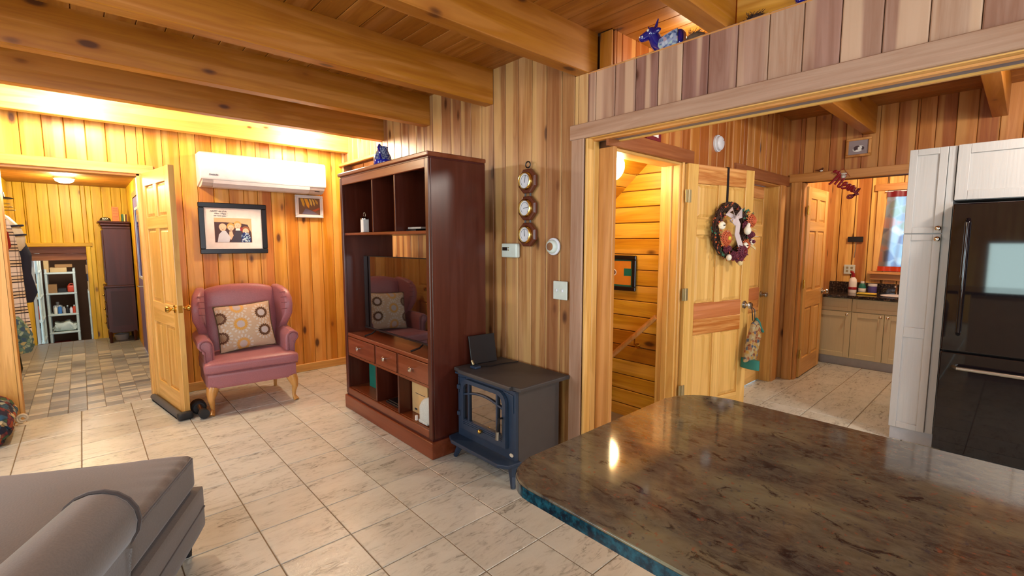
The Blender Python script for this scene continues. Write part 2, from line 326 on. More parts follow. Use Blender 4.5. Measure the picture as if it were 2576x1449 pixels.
# ------------------------------------------------------------------ geometry helpers
class MB:
    def __init__(s): s.bm = bmesh.new()
    def _xf(s, vs, M):
        if M is not None: bmesh.ops.transform(s.bm, matrix=M, verts=vs)
    def box(s, lo, hi, bev=0.0, M=None, seg=1):
        lo, hi = Vector(lo), Vector(hi); c = (lo + hi) / 2; d = hi - lo
        r = bmesh.ops.create_cube(s.bm, size=1); vs = r['verts']
        bmesh.ops.scale(s.bm, vec=d, verts=vs); bmesh.ops.translate(s.bm, vec=c, verts=vs)
        if bev > 0:
            es = list({e for v in vs for e in v.link_edges})
            old = set(s.bm.verts) - set(vs)
            bmesh.ops.bevel(s.bm, geom=es, offset=bev, segments=seg, affect='EDGES', profile=0.5); vs = [v for v in s.bm.verts if v not in old]
        s._xf(vs, M); return s
    def soft(s, lo, hi, r=0.03, n=8, puff=0.0, M=None, fn=None):
        lo, hi = Vector(lo), Vector(hi); c = (lo + hi) / 2; h = (hi - lo) / 2
        m = n + 1; D = {}
        def gv(i, j, k):
            key = (i, j, k)
            if key not in D: D[key] = s.bm.verts.new((-1 + 2 * i / m, -1 + 2 * j / m, -1 + 2 * k / m))
            return D[key]
        for a in range(m):
            for b in range(m):
                for c_ in (0, m):
                    s.bm.faces.new((gv(a, b, c_), gv(a + 1, b, c_), gv(a + 1, b + 1, c_), gv(a, b + 1, c_)))
                    s.bm.faces.new((gv(a, c_, b), gv(a + 1, c_, b), gv(a + 1, c_, b + 1), gv(a, c_, b + 1)))
                    s.bm.faces.new((gv(c_, a, b), gv(c_, a + 1, b), gv(c_, a + 1, b + 1), gv(c_, a, b + 1)))
        vs = list(D.values())
        inn = Vector((max(h.x - r, 0.0), max(h.y - r, 0.0), max(h.z - r, 0.0)))
        for v in vs:
            p = v.co.copy(); q = Vector([(abs(t) ** 0.75) * (1 if t >= 0 else -1) for t in p])
            w_ = Vector((q.x * h.x, q.y * h.y, q.z * h.z))
            k = Vector([max(-inn[i], min(inn[i], w_[i])) for i in range(3)]); d = w_ - k
            if d.length > 1e-9: d = d.normalized() * r
            pos = k + d
            if puff: pos.z += puff * (1 - p.x ** 2) * (1 - p.y ** 2) * p.z
            if fn: pos = fn(pos, p)
            v.co = c + pos
        s._xf(vs, M); return s
    def cyl(s, p0, p1, r0, r1=None, seg=16, caps=True):
        r1 = r0 if r1 is None else r1; p0, p1 = Vector(p0), Vector(p1)
        return s.tube([p0, p1], [r0, r1], seg, caps)
    def tube(s, pts, rad, seg=10, caps=True, flat=1.0):
        pts = [Vector(p) for p in pts]
        if not isinstance(rad, (list, tuple)): rad = [rad] * len(pts)
        t0 = (pts[1] - pts[0]).normalized(); up = Vector((0, 0, 1)) if abs(t0.z) < 0.9 else Vector((1, 0, 0))
        nx = t0.cross(up).normalized(); rings = []
        for i, p in enumerate(pts):
            t = (pts[min(i + 1, len(pts) - 1)] - pts[max(i - 1, 0)]).normalized()
            nx = (nx - t * nx.dot(t)).normalized(); ny = t.cross(nx)
            rings.append([s.bm.verts.new(p + (nx * math.cos(a) + ny * math.sin(a) * flat) * rad[i]) for a in [2 * math.pi * j / seg for j in range(seg)]])
        for a, b in zip(rings, rings[1:]):
            for j in range(seg): s.bm.faces.new((a[j], a[(j + 1) % seg], b[(j + 1) % seg], b[j]))
        if caps: s.bm.faces.new(rings[0][::-1]); s.bm.faces.new(rings[-1])
        return s
    def lathe(s, prof, c=(0, 0, 0), seg=24, M=None):
        c = Vector(c); rings = []; vs = []
        for r, z in prof:
            ring = [s.bm.verts.new(c + Vector((max(r, 1e-4) * math.cos(2 * math.pi * j / seg), max(r, 1e-4) * math.sin(2 * math.pi * j / seg), z))) for j in range(seg)]
            rings.append(ring); vs += ring
        for a, b in zip(rings, rings[1:]):
            for j in range(seg): s.bm.faces.new((a[j], a[(j + 1) % seg], b[(j + 1) % seg], b[j]))
        s.bm.faces.new(rings[0][::-1]); s.bm.faces.new(rings[-1]); s._xf(vs, M); return s
    def ball(s, c, r, seg=14, M=None):
        if not isinstance(r, (tuple, list)): r = (r, r, r)
        q = bmesh.ops.create_uvsphere(s.bm, u_segments=seg, v_segments=max(6, seg // 2 + 2), radius=1); vs = q['verts']
        bmesh.ops.scale(s.bm, vec=r, verts=vs)
        if M is not None: s._xf(vs, M)
        bmesh.ops.translate(s.bm, vec=c, verts=vs); return s
    def prism(s, poly, a0, a1, axis='y', bev=0.0, M=None, seg=2):
        """poly in the two other axes (x,z for y; y,z for x; x,y for z)"""
        def P(u, v, a): return {'y': (u, a, v), 'x': (a, u, v), 'z': (u, v, a)}[axis]
        A = [s.bm.verts.new(P(u, v, a0)) for u, v in poly]; B = [s.bm.verts.new(P(u, v, a1)) for u, v in poly]; n = len(poly)
        fa = s.bm.faces.new(A); fb = s.bm.faces.new(B[::-1])
        for i in range(n): s.bm.faces.new((A[i], B[i], B[(i + 1) % n], A[(i + 1) % n]))
        vs = A + B
        if bev > 0:
            es = list(fa.edges) + list(fb.edges)
            old = set(s.bm.verts) - set(vs)
            bmesh.ops.bevel(s.bm, geom=es, offset=bev, segments=seg, affect='EDGES', profile=0.5); vs = [v for v in s.bm.verts if v not in old]
        s._xf(vs, M); return s
def ring(outer, inner, a0, a1, cy):
    mb = MB(); n = len(outer); V = {}
    for k, (pl_, a) in enumerate(((outer, a0), (inner, a0), (outer, a1), (inner, a1))):
        V[k] = [mb.bm.verts.new((a, cy + u, v)) for u, v in pl_]
    for i in range(n):
        j = (i + 1) % n
        mb.bm.faces.new((V[0][i], V[0][j], V[1][j], V[1][i])); mb.bm.faces.new((V[2][i], V[3][i], V[3][j], V[2][j]))
        mb.bm.faces.new((V[0][i], V[2][i], V[2][j], V[0][j])); mb.bm.faces.new((V[1][i], V[1][j], V[3][j], V[3][i]))
    return mb
def inv_of(p):
    M = Matrix.Identity(4)
    while p is not None: M = p.matrix_basis @ M; p = p.parent
    return M.inverted()
def obj(name, mb, mat, parent=None, local=False, smooth=False, label=None, kind=None):
    bm = mb.bm
    if parent is not None and not local: bmesh.ops.transform(bm, matrix=inv_of(parent), verts=bm.verts[:])
    bmesh.ops.recalc_face_normals(bm, faces=bm.faces[:])
    me = bpy.data.meshes.new(name); bm.to_mesh(me); bm.free(); me.materials.append(mat)
    if smooth:
        me.shade_smooth()
        try: me.set_sharp_from_angle(angle=R(38))
        except Exception: pass
    o = bpy.data.objects.new(name, me); C.objects.link(o)
    if parent is not None: o.parent = parent
    if label: o['label'] = label
    if kind: o['kind'] = kind
    return o
def thing(name, label, cat, loc=(0, 0, 0), rotz=0.0, group=None):
    o = bpy.data.objects.new(name, None); o.empty_display_size = 0.05; C.objects.link(o); o.location = loc; o.rotation_euler = (0, 0, rotz)
    o.matrix_basis = Matrix.Translation(loc) @ Matrix.Rotation(rotz, 4, 'Z')
    o['label'] = label; o['category'] = cat
    if group: o['group'] = group
    return o
def tag(o, label, cat, group=None):
    o['label'] = label; o['category'] = cat
    if group: o['group'] = group
    return o
def single(name, mb, mat, label, cat, loc, group=None, smooth=False):
    """one-mesh thing with its origin at its base (mesh given in world space)"""
    bmesh.ops.translate(mb.bm, vec=-Vector(loc), verts=mb.bm.verts[:])
    o = obj(name, mb, mat, smooth=smooth); o.location = loc; return tag(o, label, cat, group)
def struct(name, mb, mat, parent=None):
    o = obj(name, mb, mat, parent)
    if parent is None: o['kind'] = 'structure'
    return o
_pm = {}
def plank(name, P, dl, dw, Ln, W, T, mat, parent, ch=0.004):
    """board: P = centre of the back face bottom end; dl length dir, dw width dir, normal = dw x ... pointing out = dl x dw"""
    key = (round(Ln, 3), round(W, 3), round(T, 3), mat.name, ch)
    me = _pm.get(key)
    if me is None:
        w2 = W / 2; c = min(ch, T * 0.8, w2 * 0.8)
        prof = [(-w2, 0), (w2, 0), (w2, T - c), (w2 - c, T), (-w2 + c, T), (-w2, T - c)]
        vs = [(x, y, 0) for x, y in prof] + [(x, y, Ln) for x, y in prof]; n = 6
        fs = [tuple(range(n))[::-1], tuple(range(n, 2 * n))] + [(i, (i + 1) % n, n + (i + 1) % n, n + i) for i in range(n)]
        me = bpy.data.meshes.new(name); me.from_pydata(vs, [], fs); me.materials.append(mat); me.update(); _pm[key] = me
    o = bpy.data.objects.new(name, me); C.objects.link(o)
    dl, dw = Vector(dl).normalized(), Vector(dw).normalized(); dn = dl.cross(dw)
    M = Matrix((dw, dn, dl)).transposed().to_4x4(); M.translation = P
    if parent is not None: o.parent = parent; M = inv_of(parent) @ M
    o.matrix_basis = M; return o
def decomp(u0, u1, z0, z1, holes, us=None):
    """strips (ua,ub,za,zb) of the rectangle minus holes"""
    cuts = sorted({u0, u1} | {h[0] for h in holes} | {h[1] for h in holes} | set(us or []))
    cuts = [c for c in cuts if u0 - 1e-6 <= c <= u1 + 1e-6]; out = []
    for a, b in zip(cuts, cuts[1:]):
        if b - a < 0.006: continue
        segs = [(z0, z1)]; m = (a + b) / 2
        for h in holes:
            if h[0] < m < h[1]:
                ns = []
                for s0, s1 in segs:
                    if h[3] <= s0 or h[2] >= s1: ns.append((s0, s1)); continue
                    if h[2] > s0: ns.append((s0, h[2]))
                    if h[3] < s1: ns.append((h[3], s1))
                segs = ns
        out += [(a, b, s0, s1) for s0, s1 in segs if s1 - s0 > 0.01]
    return out
def plank_wall(name, axis, face, sgn, u0, u1, z0, z1, mat, holes=(), pitch=0.129, phase=0.0, back=0.12, clad=True, T=0.012, backmat=None, horizontal=False, gap=0.003):
    """wall whose plank faces lie at axis=face, looking towards sgn"""
    mb = MB(); b0, b1 = sorted((face - sgn * T, face - sgn * (T + back)))
    for a, b, s0, s1 in decomp(u0, u1, z0, z1, holes):
        mb.box((b0, a, s0), (b1, b, s1)) if axis == 'x' else mb.box((a, b0, s0), (b, b1, s1))
    wl = struct(name, mb, backmat or M_gap)
    if not clad: return wl
    if not horizontal:
        us = []; u = phase
        while u > u0: u -= pitch
        while u < u1: us.append(u); u += pitch
        for a, b, s0, s1 in decomp(u0, u1, z0, z1, holes, us):
            c = (a + b) / 2; W = b - a - gap; Ln = s1 - s0
            if axis == 'x': plank('plank', (face - sgn * T, c, s0), (0, 0, 1), (0, -sgn if False else (1 if sgn < 0 else -1) * 1.0 * (1), 0) if False else ((0, 1, 0) if sgn < 0 else (0, -1, 0)), Ln, W, T, mat, wl)
            else: plank('plank', (c, face - sgn * T, s0), (0, 0, 1), (1, 0, 0) if sgn > 0 else (-1, 0, 0), Ln, W, T, mat, wl)
    else:
        z = z0
        while z < z1 - 0.01:
            zb = min(z + pitch, z1)
            for a, b, s0, s1 in decomp(u0, u1, z, zb, holes):
                if axis == 'x': plank('plank', (face - sgn * T, a if sgn < 0 else a, (s0 + s1) / 2), (0, 1, 0), (0, 0, -1) if sgn < 0 else (0, 0, 1), b - a, s1 - s0 - gap, T, mat, wl)
                else: plank('plank', (a, face - sgn * T, (s0 + s1) / 2), (1, 0, 0), (0, 0, 1) if sgn < 0 else (0, 0, -1), b - a, s1 - s0 - gap, T, mat, wl)
            z = zb
    return wl
# normal = dl x dw : (0,0,1)x(1,0,0) = (0,1,0) ; (0,0,1)x(0,1,0) = (-1,0,0)

# ------------------------------------------------------------------ room shell
CH = 2.66
wall_back = plank_wall('wall_back', 'y', 5.35, -1, -3.2, 3.2, 0, CH, M_ora, holes=[(-0.43, 0.42, -1, 2.035)], pitch=0.128, phase=0.983)
wall_back_upper = None
wall_right = plank_wall('wall_right', 'x', 2.25, -1, 1.80, 5.35, 0, CH, M_pnk, holes=[(4.35, 5.30, -1, 2.30), (1.70, 1.90, 2.42, 3)], pitch=0.1315, phase=2.003, back=0.098)
hb = plank_wall('wall_header', 'x', 2.25, -1, -3.0, 1.80, 2.06, 2.42, M_hdr, pitch=0.1325, phase=1.744, back=0.158)
plank('ledge_board', (2.335, -3.0, 2.412), (0, 1, 0), (1, 0, 0) if False else (-1, 0, 0), 4.8, 0.17, 0.010, M_trimkit, hb)
ws = plank_wall('wall_stair', 'y', 1.70, -1, 2.365, 5.4, 0, CH, M_kit, holes=[(2.385, 3.19, -1, 2.0), (4.25, 5.17, -1, 2.0)], pitch=0.145, phase=3.455)
wk = plank_wall('wall_kitchen', 'x', 5.4, -1, -3.0, 1.84, 0, CH, M_kit, holes=[(0.70, 1.57, -1, 2.035)], pitch=0.127, phase=1.608)
wmb = plank_wall('wall_mudroom_back', 'y', 9.25, -1, -0.70, 0.56, 0, 2.25, M_mud, holes=[(-0.54, 0.09, -1, 1.37)], pitch=0.112, phase=-0.52, back=0.1)
wmr = plank_wall('wall_mudroom_right', 'x', 0.55, -1, 5.50, 9.25, 0, 2.25, M_mud, holes=[(7.26, 8.12, -1, 2.02)], pitch=0.13, phase=8.6)
wml = plank_wall('wall_mudroom_left', 'x', -0.68, 1, 5.50, 9.25, 0, 2.25, M_mud, pitch=0.13, phase=6.0)
wsr = plank_wall('wall_stairwell_right', 'x', 3.25, -1, 1.85, 4.6, -1.4, 2.5, M_str, pitch=0.1245, gap=0.006, horizontal=True, back=0.02)
mb = MB().box((2.44, 4.5, -1.4), (3.25, 4.6, 2.5)); struct('wall_stairwell_back', mb, M_yel)
mb = MB().box((2.38, 1.86, -1.4), (2.43, 4.6, 2.5)); struct('wall_stairwell_left', mb, M_yel)
mb = MB().box((2.38, 1.70, -1.5), (3.25, 4.6, -1.4)); struct('floor_stairwell', mb, M_trimkit)
# stairwell: sloping boarded ceiling over a small flat one
cs = struct('ceiling_stairwell', MB().box((2.43, 1.84, 2.14), (3.25, 1.92, 2.18)), M_gap)
plank('plank', (2.43, 1.88, 2.14), (1, 0, 0), (0, -1, 0), 0.82, 0.08, 0.012, M_yel, cs)
sl = Vector((0, 1, -0.865)).normalized()
for k in range(16):
    p0 = Vector((2.43, 1.91, 2.135)) + sl * (0.131 * k + 0.065)
    plank('plank', p0, (1, 0, 0), -sl, 0.82, 0.124, 0.012, M_str, cs)
# steps going down away from the door
st = thing('staircase', 'wooden stairs going down behind the open door by the doorway corner', 'stairs', (2.84, 1.86, -0.04))
for k in range(7):
    obj('step', MB().box((2.44, 1.87 + k * 0.25, -0.20 * (k + 1) - 0.03), (3.235, 2.14 + k * 0.25, -0.20 * (k + 1)), 0.006), M_trimkit, st)
# laundry room
wlb = plank_wall('wall_laundry_back', 'x', 7.02, -1, 0.0, 2.0, 0, 2.5, M_yel, holes=[(0.45, 1.14, 1.09, 2.03)], pitch=0.15, phase=1.15, gap=0.008)
mb = MB().box((5.53, 1.66, 0), (7.02, 1.76, 2.5)); struct('wall_laundry_left', mb, M_kit)
mb = MB().box((5.53, -0.1, 0), (7.02, 0.0, 2.5)); struct('wall_laundry_right', mb, M_kit)
mb = MB().box((5.53, -0.1, 2.5), (7.14, 1.76, 2.56)); struct('ceiling_laundry', mb, M_ceil)
# far enclosing walls (out of the frame), with windows
def shell(name, lo, hi, mat=M_yel): return struct(name, MB().box(lo, hi), mat)
mb = MB()
for a, b, s0, s1 in decomp(-3.0, 5.5, 0, CH, [(-0.9, 0.46, 0.1, 1.45), (2.2, 3.6, 0.9, 2.0)]): mb.box((-3.3, a, s0), (-3.2, b, s1))
struct('wall_left', mb, M_yel)
mb = MB()
for a, b, s0, s1 in decomp(-3.2, 7.1, 0, CH, [(-1.2, 2.0, 0.9, 2.1)]): mb.box((a, -3.1, s0), (b, -3.0, s1))
struct('wall_rear', mb, M_yel)
shell('wall_hall_right', (3.27, 4.62, 0), (3.35, 5.35, CH), M_ora)
shell('wall_hall_side', (2.37, 4.60, 0), (3.35, 4.64, CH), M_ora)
def window(name, axis, c, u0, u1, z0, z1, mat=M_white):
    mb = MB(); f = 0.05
    def bx(a, b, s, t, d=0.03):
        mb.box((c - d, a, s), (c + d, b, t)) if axis == 'x' else mb.box((a, c - d, s), (b, c + d, t))
    bx(u0, u0 + f, z0, z1); bx(u1 - f, u1, z0, z1); bx(u0 + f, u1 - f, z0, z0 + f); bx(u0 + f, u1 - f, z1 - f, z1); m_ = (u0 + u1) / 2; bx(m_ - .02, m_ + .02, z0 + f, z1 - f)
    w_ = struct(name, mb, mat)
    mb = MB()
    for a, b in ((u0 + f, m_ - .02), (m_ + .02, u1 - f)):
        mb.box((c - .003, a, z0 + f), (c + .003, b, z1 - f)) if axis == 'x' else mb.box((a, c - .003, z0 + f), (b, c + .003, z1 - f))
    obj('pane', mb, M_glass, w_); return w_
window('window_1', 'x', -3.25, -0.9, 0.46, 0.1, 1.45); window('window_2', 'x', -3.25, 2.2, 3.6, 0.9, 2.0); window('window_3', 'y', -3.05, -1.2, 2.0, 0.9, 2.1)
window('window_4', 'x', 7.08, 0.45, 1.14, 1.09, 2.03)
# shed beyond the mudroom (its floor lies lower)
mb = MB().box((-1.4, 11.6, -0.6), (0.9, 11.7, 1.9)).box((-1.45, 9.37, -0.6), (-1.35, 11.7, 1.9)).box((0.85, 9.37, -0.6), (0.95, 11.7, 1.9)).box((-1.45, 9.37, 1.9), (0.95, 11.7, 1.96)); struct('wall_shed', mb, M_shedw)
struct('floor_shed', MB().box((-1.45, 9.26, -0.66), (0.95, 11.7, -0.6)), M_shedw)
struct('wall_shed_sill', MB().box((-0.54, 9.26, -0.6), (0.09, 9.36, -0.012)), M_shedw)
for i in range(4):
    pass

# ceiling: boards across the beams
mb = MB().box((-3.2, -3.0, CH + 0.012), (5.4, 5.35, CH + 0.08)); ceiling = struct('ceiling', mb, M_gap)
x = -3.2 + 0.0675
while x < 5.4:
    y1 = 5.35 if x < 2.36 else (1.70 if x < 5.35 else 1.7)
    plank('plank', (x, -3.0, CH + 0.012), (0, 1, 0), (1, 0, 0), y1 + 3.0 - (0.012 if x < 2.36 else 0), 0.132, 0.012, M_ceil, ceiling, 0.003)
    x += 0.135
struct('ceiling_mudroom', MB().box((-0.8, 5.35 + 0.14, 2.252), (0.68, 9.37, 2.30)), M_gap)
cm = bpy.data.objects['ceiling_mudroom']
y = 5.50 + 0.045
while y < 9.25:
    plank('plank', (-0.68, y, 2.252), (1, 0, 0), (0, -1, 0), 1.23, 0.088, 0.012, M_ceil, cm, 0.004); y += 0.09
# ceiling beams
for nm, y0, x0, x1 in (('a', 5.14, -3.2, 2.25), ('b', 4.31, -3.2, 2.25), ('c', 3.49, -3.2, 2.25), ('d', 2.66, -3.2, 2.25), ('e', 1.80, -3.2, 2.335), ('f', 1.0, -3.2, 2.335), ('g', 0.17, -3.2, 2.335), ('h', -0.66, -3.2, 2.335), ('i', -1.49, -3.2, 2.335), ('j', 1.0, 2.43, 5.4), ('k', 0.17, 2.43, 5.4), ('l', -0.66, 2.43, 5.4)):
    if nm in 'jkl': x1 = 5.398
    else:
        if x1 == 2.25: x1 = 2.249
    b_ = plank('ceiling_beam', (x0, y0 + 0.045, CH), (1, 0, 0), (0, -1, 0), x1 - x0, 0.09, 0.24, M_yelbeam if nm == 'a' else M_beam, None, 0.004); b_['kind'] = 'structure'
    b_.name = 'trim_1'
# blocking boards above the header between beams
for a, b in ((1.10, 0.0), (0.17, 1.0), (-0.57, 0.17), (-1.4, -0.66)):
    if a > b: continue
    bb = plank('trim_2', (2.36, a + 0.002, 2.54), (0, 1, 0), (0, 0, 1) if False else (0, 0, -1), b - a - 0.004, 0.236, 0.016, M_ora, None, 0.003); bb['kind'] = 'structure'
for yy in (1.745,):
    bb = plank('trim_2', (2.35, yy, 2.422), (0, 0, 1), (0, 1, 0), 0.236, 0.085, 0.012, M_beam, None, 0.003); bb['kind'] = 'structure'

# ------------------------------------------------------------------ floors
floor = struct('floor', MB().box((-3.2, -3.0, -0.10), (7.1, 5.35, -0.004)), M_grout)
CAMP = Vector((0, 0, 1.44)); yaw, pitch = R(47.545), R(-5.6415)
_f = Vector((math.cos(yaw) * math.cos(pitch), math.sin(yaw) * math.cos(pitch), math.sin(pitch))); _r = Vector((math.sin(yaw), -math.cos(yaw), 0)); _u = _r.cross(_f)
def inview(p, m=60):
    d = Vector(p) - CAMP; z = d.dot(_f)
    if z < 0.1: return None
    x = 1288 + 1180 * d.dot(_r) / z; y = 724.5 - 1180 * d.dot(_u) / z
    return z if -m < x < 2576 + m and -m < y < 1449 + m else None
PT = 0.3275; tiles = []
for i in range(-12, 21):
    for j in range(-18, 9):
        x0 = 0.5645 + i * PT; y0 = 2.482 + j * PT; x1 = min(x0 + PT, 7.0); y1 = min(y0 + PT, 5.35)
        x0c = max(x0, -3.2); y0c = max(y0, -3.0)
        if x1 - x0c < 0.03 or y1 - y0c < 0.03: continue
        if x0 > 2.3 and y0 > 1.8: continue
        if x0 > 5.3 and y0 < -0.3: continue
        v = inview(((x0c + x1) / 2, (y0c + y1) / 2, 0), 150); tiles.append((v if v else 99, x0c, y0c, x1, y1))
tiles.sort(); tmesh = {}
rest = MB()
def tile_box(mb, x0, y0, x1, y1, z1=0.0, g=0.0024, t=0.009, ch=0.0025):
    a = [(x0 + g, y0 + g), (x1 - g, y0 + g), (x1 - g, y1 - g), (x0 + g, y1 - g)]; b = [(x0 + g + ch, y0 + g + ch), (x1 - g - ch, y0 + g + ch), (x1 - g - ch, y1 - g - ch), (x0 + g + ch, y1 - g - ch)]
    V = [mb.bm.verts.new((px, py, z1 - t)) for px, py in a] + [mb.bm.verts.new((px, py, z1 - ch)) for px, py in a] + [mb.bm.verts.new((px, py, z1)) for px, py in b]
    for k in range(4):
        n = (k + 1) % 4; mb.bm.faces.new((V[k], V[n], V[4 + n], V[4 + k])); mb.bm.faces.new((V[4 + k], V[4 + n], V[8 + n], V[8 + k]))
    mb.bm.faces.new((V[8], V[9], V[10], V[11])); mb.bm.faces.new((V[3], V[2], V[1], V[0]))
def tile_obj(name, x0, y0, x1, y1, mat, parent, g=0.0024):
    key = (round(x1 - x0, 3), round(y1 - y0, 3), mat.name)
    if key not in tmesh:
        mb = MB(); tile_box(mb, 0, 0, x1 - x0, y1 - y0, g=g); me = bpy.data.meshes.new(name); mb.bm.to_mesh(me); mb.bm.free(); me.materials.append(mat); tmesh[key] = me
    o = bpy.data.objects.new(name, tmesh[key]); C.objects.link(o); o.parent = parent; o.location = (x0, y0, 0); o.matrix_basis = Matrix.Translation((x0, y0, 0)); return o
for n_, (v, x0, y0, x1, y1) in enumerate(tiles):
    if n_ < 290 and v < 99: tile_obj('floor_tile', x0, y0, x1, y1, M_tile, floor)
    else: tile_box(rest, x0, y0, x1, y1)
obj('floor_tile_field', rest, M_tile, floor, kind='stuff')
fm = struct('floor_mudroom', MB().box((-0.70, 5.35, -0.10), (0.56, 9.25, -0.004)), M_grout)
strips = []; random.seed(3)
for c in range(-6, 5):
    x0 = -0.052 + c * 0.1225; y = 5.35 - random.random() * 0.05; x0c, x1c = max(x0, -0.68), min(x0 + 0.1225, 0.55)
    if x1c - x0c < 0.02: continue
    while y < 9.25:
        ln = random.choice((0.05, 0.07, 0.10, 0.10, 0.15)); a, b = max(y, 5.35), min(y + ln, 9.25)
        if b - a > 0.015: strips.append((a, x0c, x1c, b))
        y += ln
strips.sort(); rest = MB()
for n_, (a, x0, x1, b) in enumerate(strips):
    if n_ < 290: tile_obj('floor_tile', x0, a, x1, b, M_mosaic, fm, 0.0012)
    else: tile_box(rest, x0, a, x1, b, g=0.0012)
obj('floor_tile_field', rest, M_mosaic, fm, kind='stuff')

# ------------------------------------------------------------------ trims and casings
def trim(name, lo, hi, mat, order='z', bev=0.004):
    """box board with its grain along `order`"""
    lo, hi = Vector(lo), Vector(hi); c = (lo + hi) / 2; d = hi - lo
    if order == 'z': P = (c.x, lo.y, lo.z); o = plank(name, (c.x, hi.y, lo.z), (0, 0, 1), (-1, 0, 0), d.z, d.x, d.y, mat, None, bev)
    elif order == 'x': o = plank(name, (lo.x, hi.y, c.z), (1, 0, 0), (0, 0, 1), d.x, d.z, d.y, mat, None, bev)
    else: o = plank(name, (hi.x, lo.y, c.z), (0, 1, 0), (0, 0, -1), d.y, d.z, d.x, mat, None, bev)
    o['kind'] = 'structure'; return o
def trimz(name, lo, hi, mat, face='x', bev=0.004):
    lo, hi = Vector(lo), Vector(hi); c = (lo + hi) / 2; d = hi - lo
    o = plank(name, (hi.x, c.y, lo.z), (0, 0, 1), (0, 1, 0), d.z, d.y, d.x, mat, None, bev); o['kind'] = 'structure'; return o
# header board over the kitchen opening, jamb and casing of the post
trim('trim_3', (2.228, -3.0, 2.048), (2.252, 1.915, 2.135), M_trimpink, 'y')
trim('trim_4', (2.25, -3.0, 2.044), (2.29, 1.80, 2.060), M_trimyel, 'y')
trim('trim_4', (2.29, -3.0, 2.036), (2.328, 1.80, 2.060), M_trimkit, 'y')
trim('trim_4', (2.40, -3.0, 2.034), (2.42, 1.80, 2.060), M_trimyel, 'y')
o = struct('trim_5', MB().box((2.332, -3.0, 2.042), (2.396, 1.80, 2.060)), plain('track_grey', (120, 112, 122), .5))
trimz('trim_6', (2.228, 1.81, 0), (2.2385, 1.905, 2.046), M_trimpink)
trim('trim_7', (2.236, 1.786, 0), (2.30, 1.80, 2.044), M_trimyel, 'z')
trim('trim_7', (2.302, 1.786, 0), (2.352, 1.80, 2.044), M_trimyel, 'z')
# stair door frame
trim('trim_8', (2.30, 1.682, 2.0), (3.34, 1.70, 2.095), M_trimfir, 'x')
trimz('trim_9', (2.355, 1.684, 0), (2.385, 1.85, 2.0), M_trimkit)
trimz('trim_9', (3.172, 1.70, 0), (3.19, 1.85, 1.985), M_trimyel)
trim('trim_9', (2.385, 1.70, 1.98), (3.19, 1.83, 2.0), M_trimyel, 'x')
trim('trim_9', (3.19, 1.684, 0), (3.215, 1.70, 2.0), M_trimyel, 'z')
trimz('trim_9', (3.16, 1.755, 0), (3.172, 1.80, 1.98), M_trimyel)
# closet door frame
trim('trim_10', (4.07, 1.680, 2.0), (5.398, 1.70, 2.095), M_trimfir, 'x')
trim('trim_10', (5.17, 1.684, 0), (5.30, 1.70, 2.0), M_trimkit, 'z')
trim('trim_10', (4.12, 1.684, 0), (4.25, 1.70, 2.0), M_trimkit, 'z')
trimz('trim_10', (5.15, 1.70, 0), (5.17, 1.83, 2.0), M_trimyel)
trim('trim_10', (4.25, 1.70, 1.985), (5.17, 1.83, 2.0), M_trimkit, 'x')
# laundry opening frame
trim('trim_11', (5.372, 0.2, 2.035), (5.40, 1.68, 2.118), M_trimkit, 'y')
trimz('trim_11', (5.378, 1.57, 0), (5.40, 1.665, 2.035), M_trimkit)
trim('trim_11', (5.41, 1.552, 0), (5.53, 1.57, 2.03), M_trimkit, 'z')
trim('trim_11', (5.41, 0.70, 2.02), (5.53, 1.552, 2.035), M_trimkit, 'x') if False else None
# opening to the hall on the left of the tall cabinet
trim('trim_12', (2.215, 4.30, 2.285), (2.25, 5.338, 2.315), M_trimyel, 'y')
# mudroom opening
trim('trim_13', (-3.19, 5.328, 2.035), (0.52, 5.35, 2.115), M_trimyel, 'x')
trim('trim_14', (-0.60, 5.330, 0), (-0.442, 5.35, 2.035), M_trimyel, 'z')
trimz('trim_14', (-0.452, 5.33, 0), (-0.430, 5.49, 2.035), M_trimyel)
trim('trim_14', (0.42, 5.334, 0), (0.50, 5.35, 2.035), M_trimyel, 'z')
trimz('trim_14', (0.40, 5.35, 0), (0.42, 5.49, 2.02), M_trimyel)
trim('trim_14', (-0.43, 5.35, 2.015), (0.40, 5.49, 2.035), M_trimkit, 'x')
# mudroom rear opening frame
trim('trim_15', (-0.68, 9.228, 1.37), (0.12, 9.25, 1.425), M_mud, 'x')
trim('trim_15', (0.05, 9.232, 0), (0.10, 9.25, 1.37), M_mud, 'z')
trim('trim_15', (-0.60, 9.232, 0), (-0.54, 9.25, 1.37), M_mud, 'z')
for k in range(2): plank('trim_16', (-0.62, 9.47, 1.30 - k * 0.10 + 0.02), (1, 0, 0), (0, 0, 1), 0.80, 0.098, 0.02, M_trimfir, None)['kind'] = 'structure'
trim('trim_17', (-0.52, 9.60, 1.165), (0.085, 9.64, 1.205), M_greyplastic, 'x')
trim('trim_17', (0.045, 9.60, -0.6), (0.085, 9.64, 1.165), M_greyplastic, 'z')
trim('trim_17', (-0.56, 9.60, -0.6), (-0.52, 9.64, 1.205), M_greyplastic, 'z')
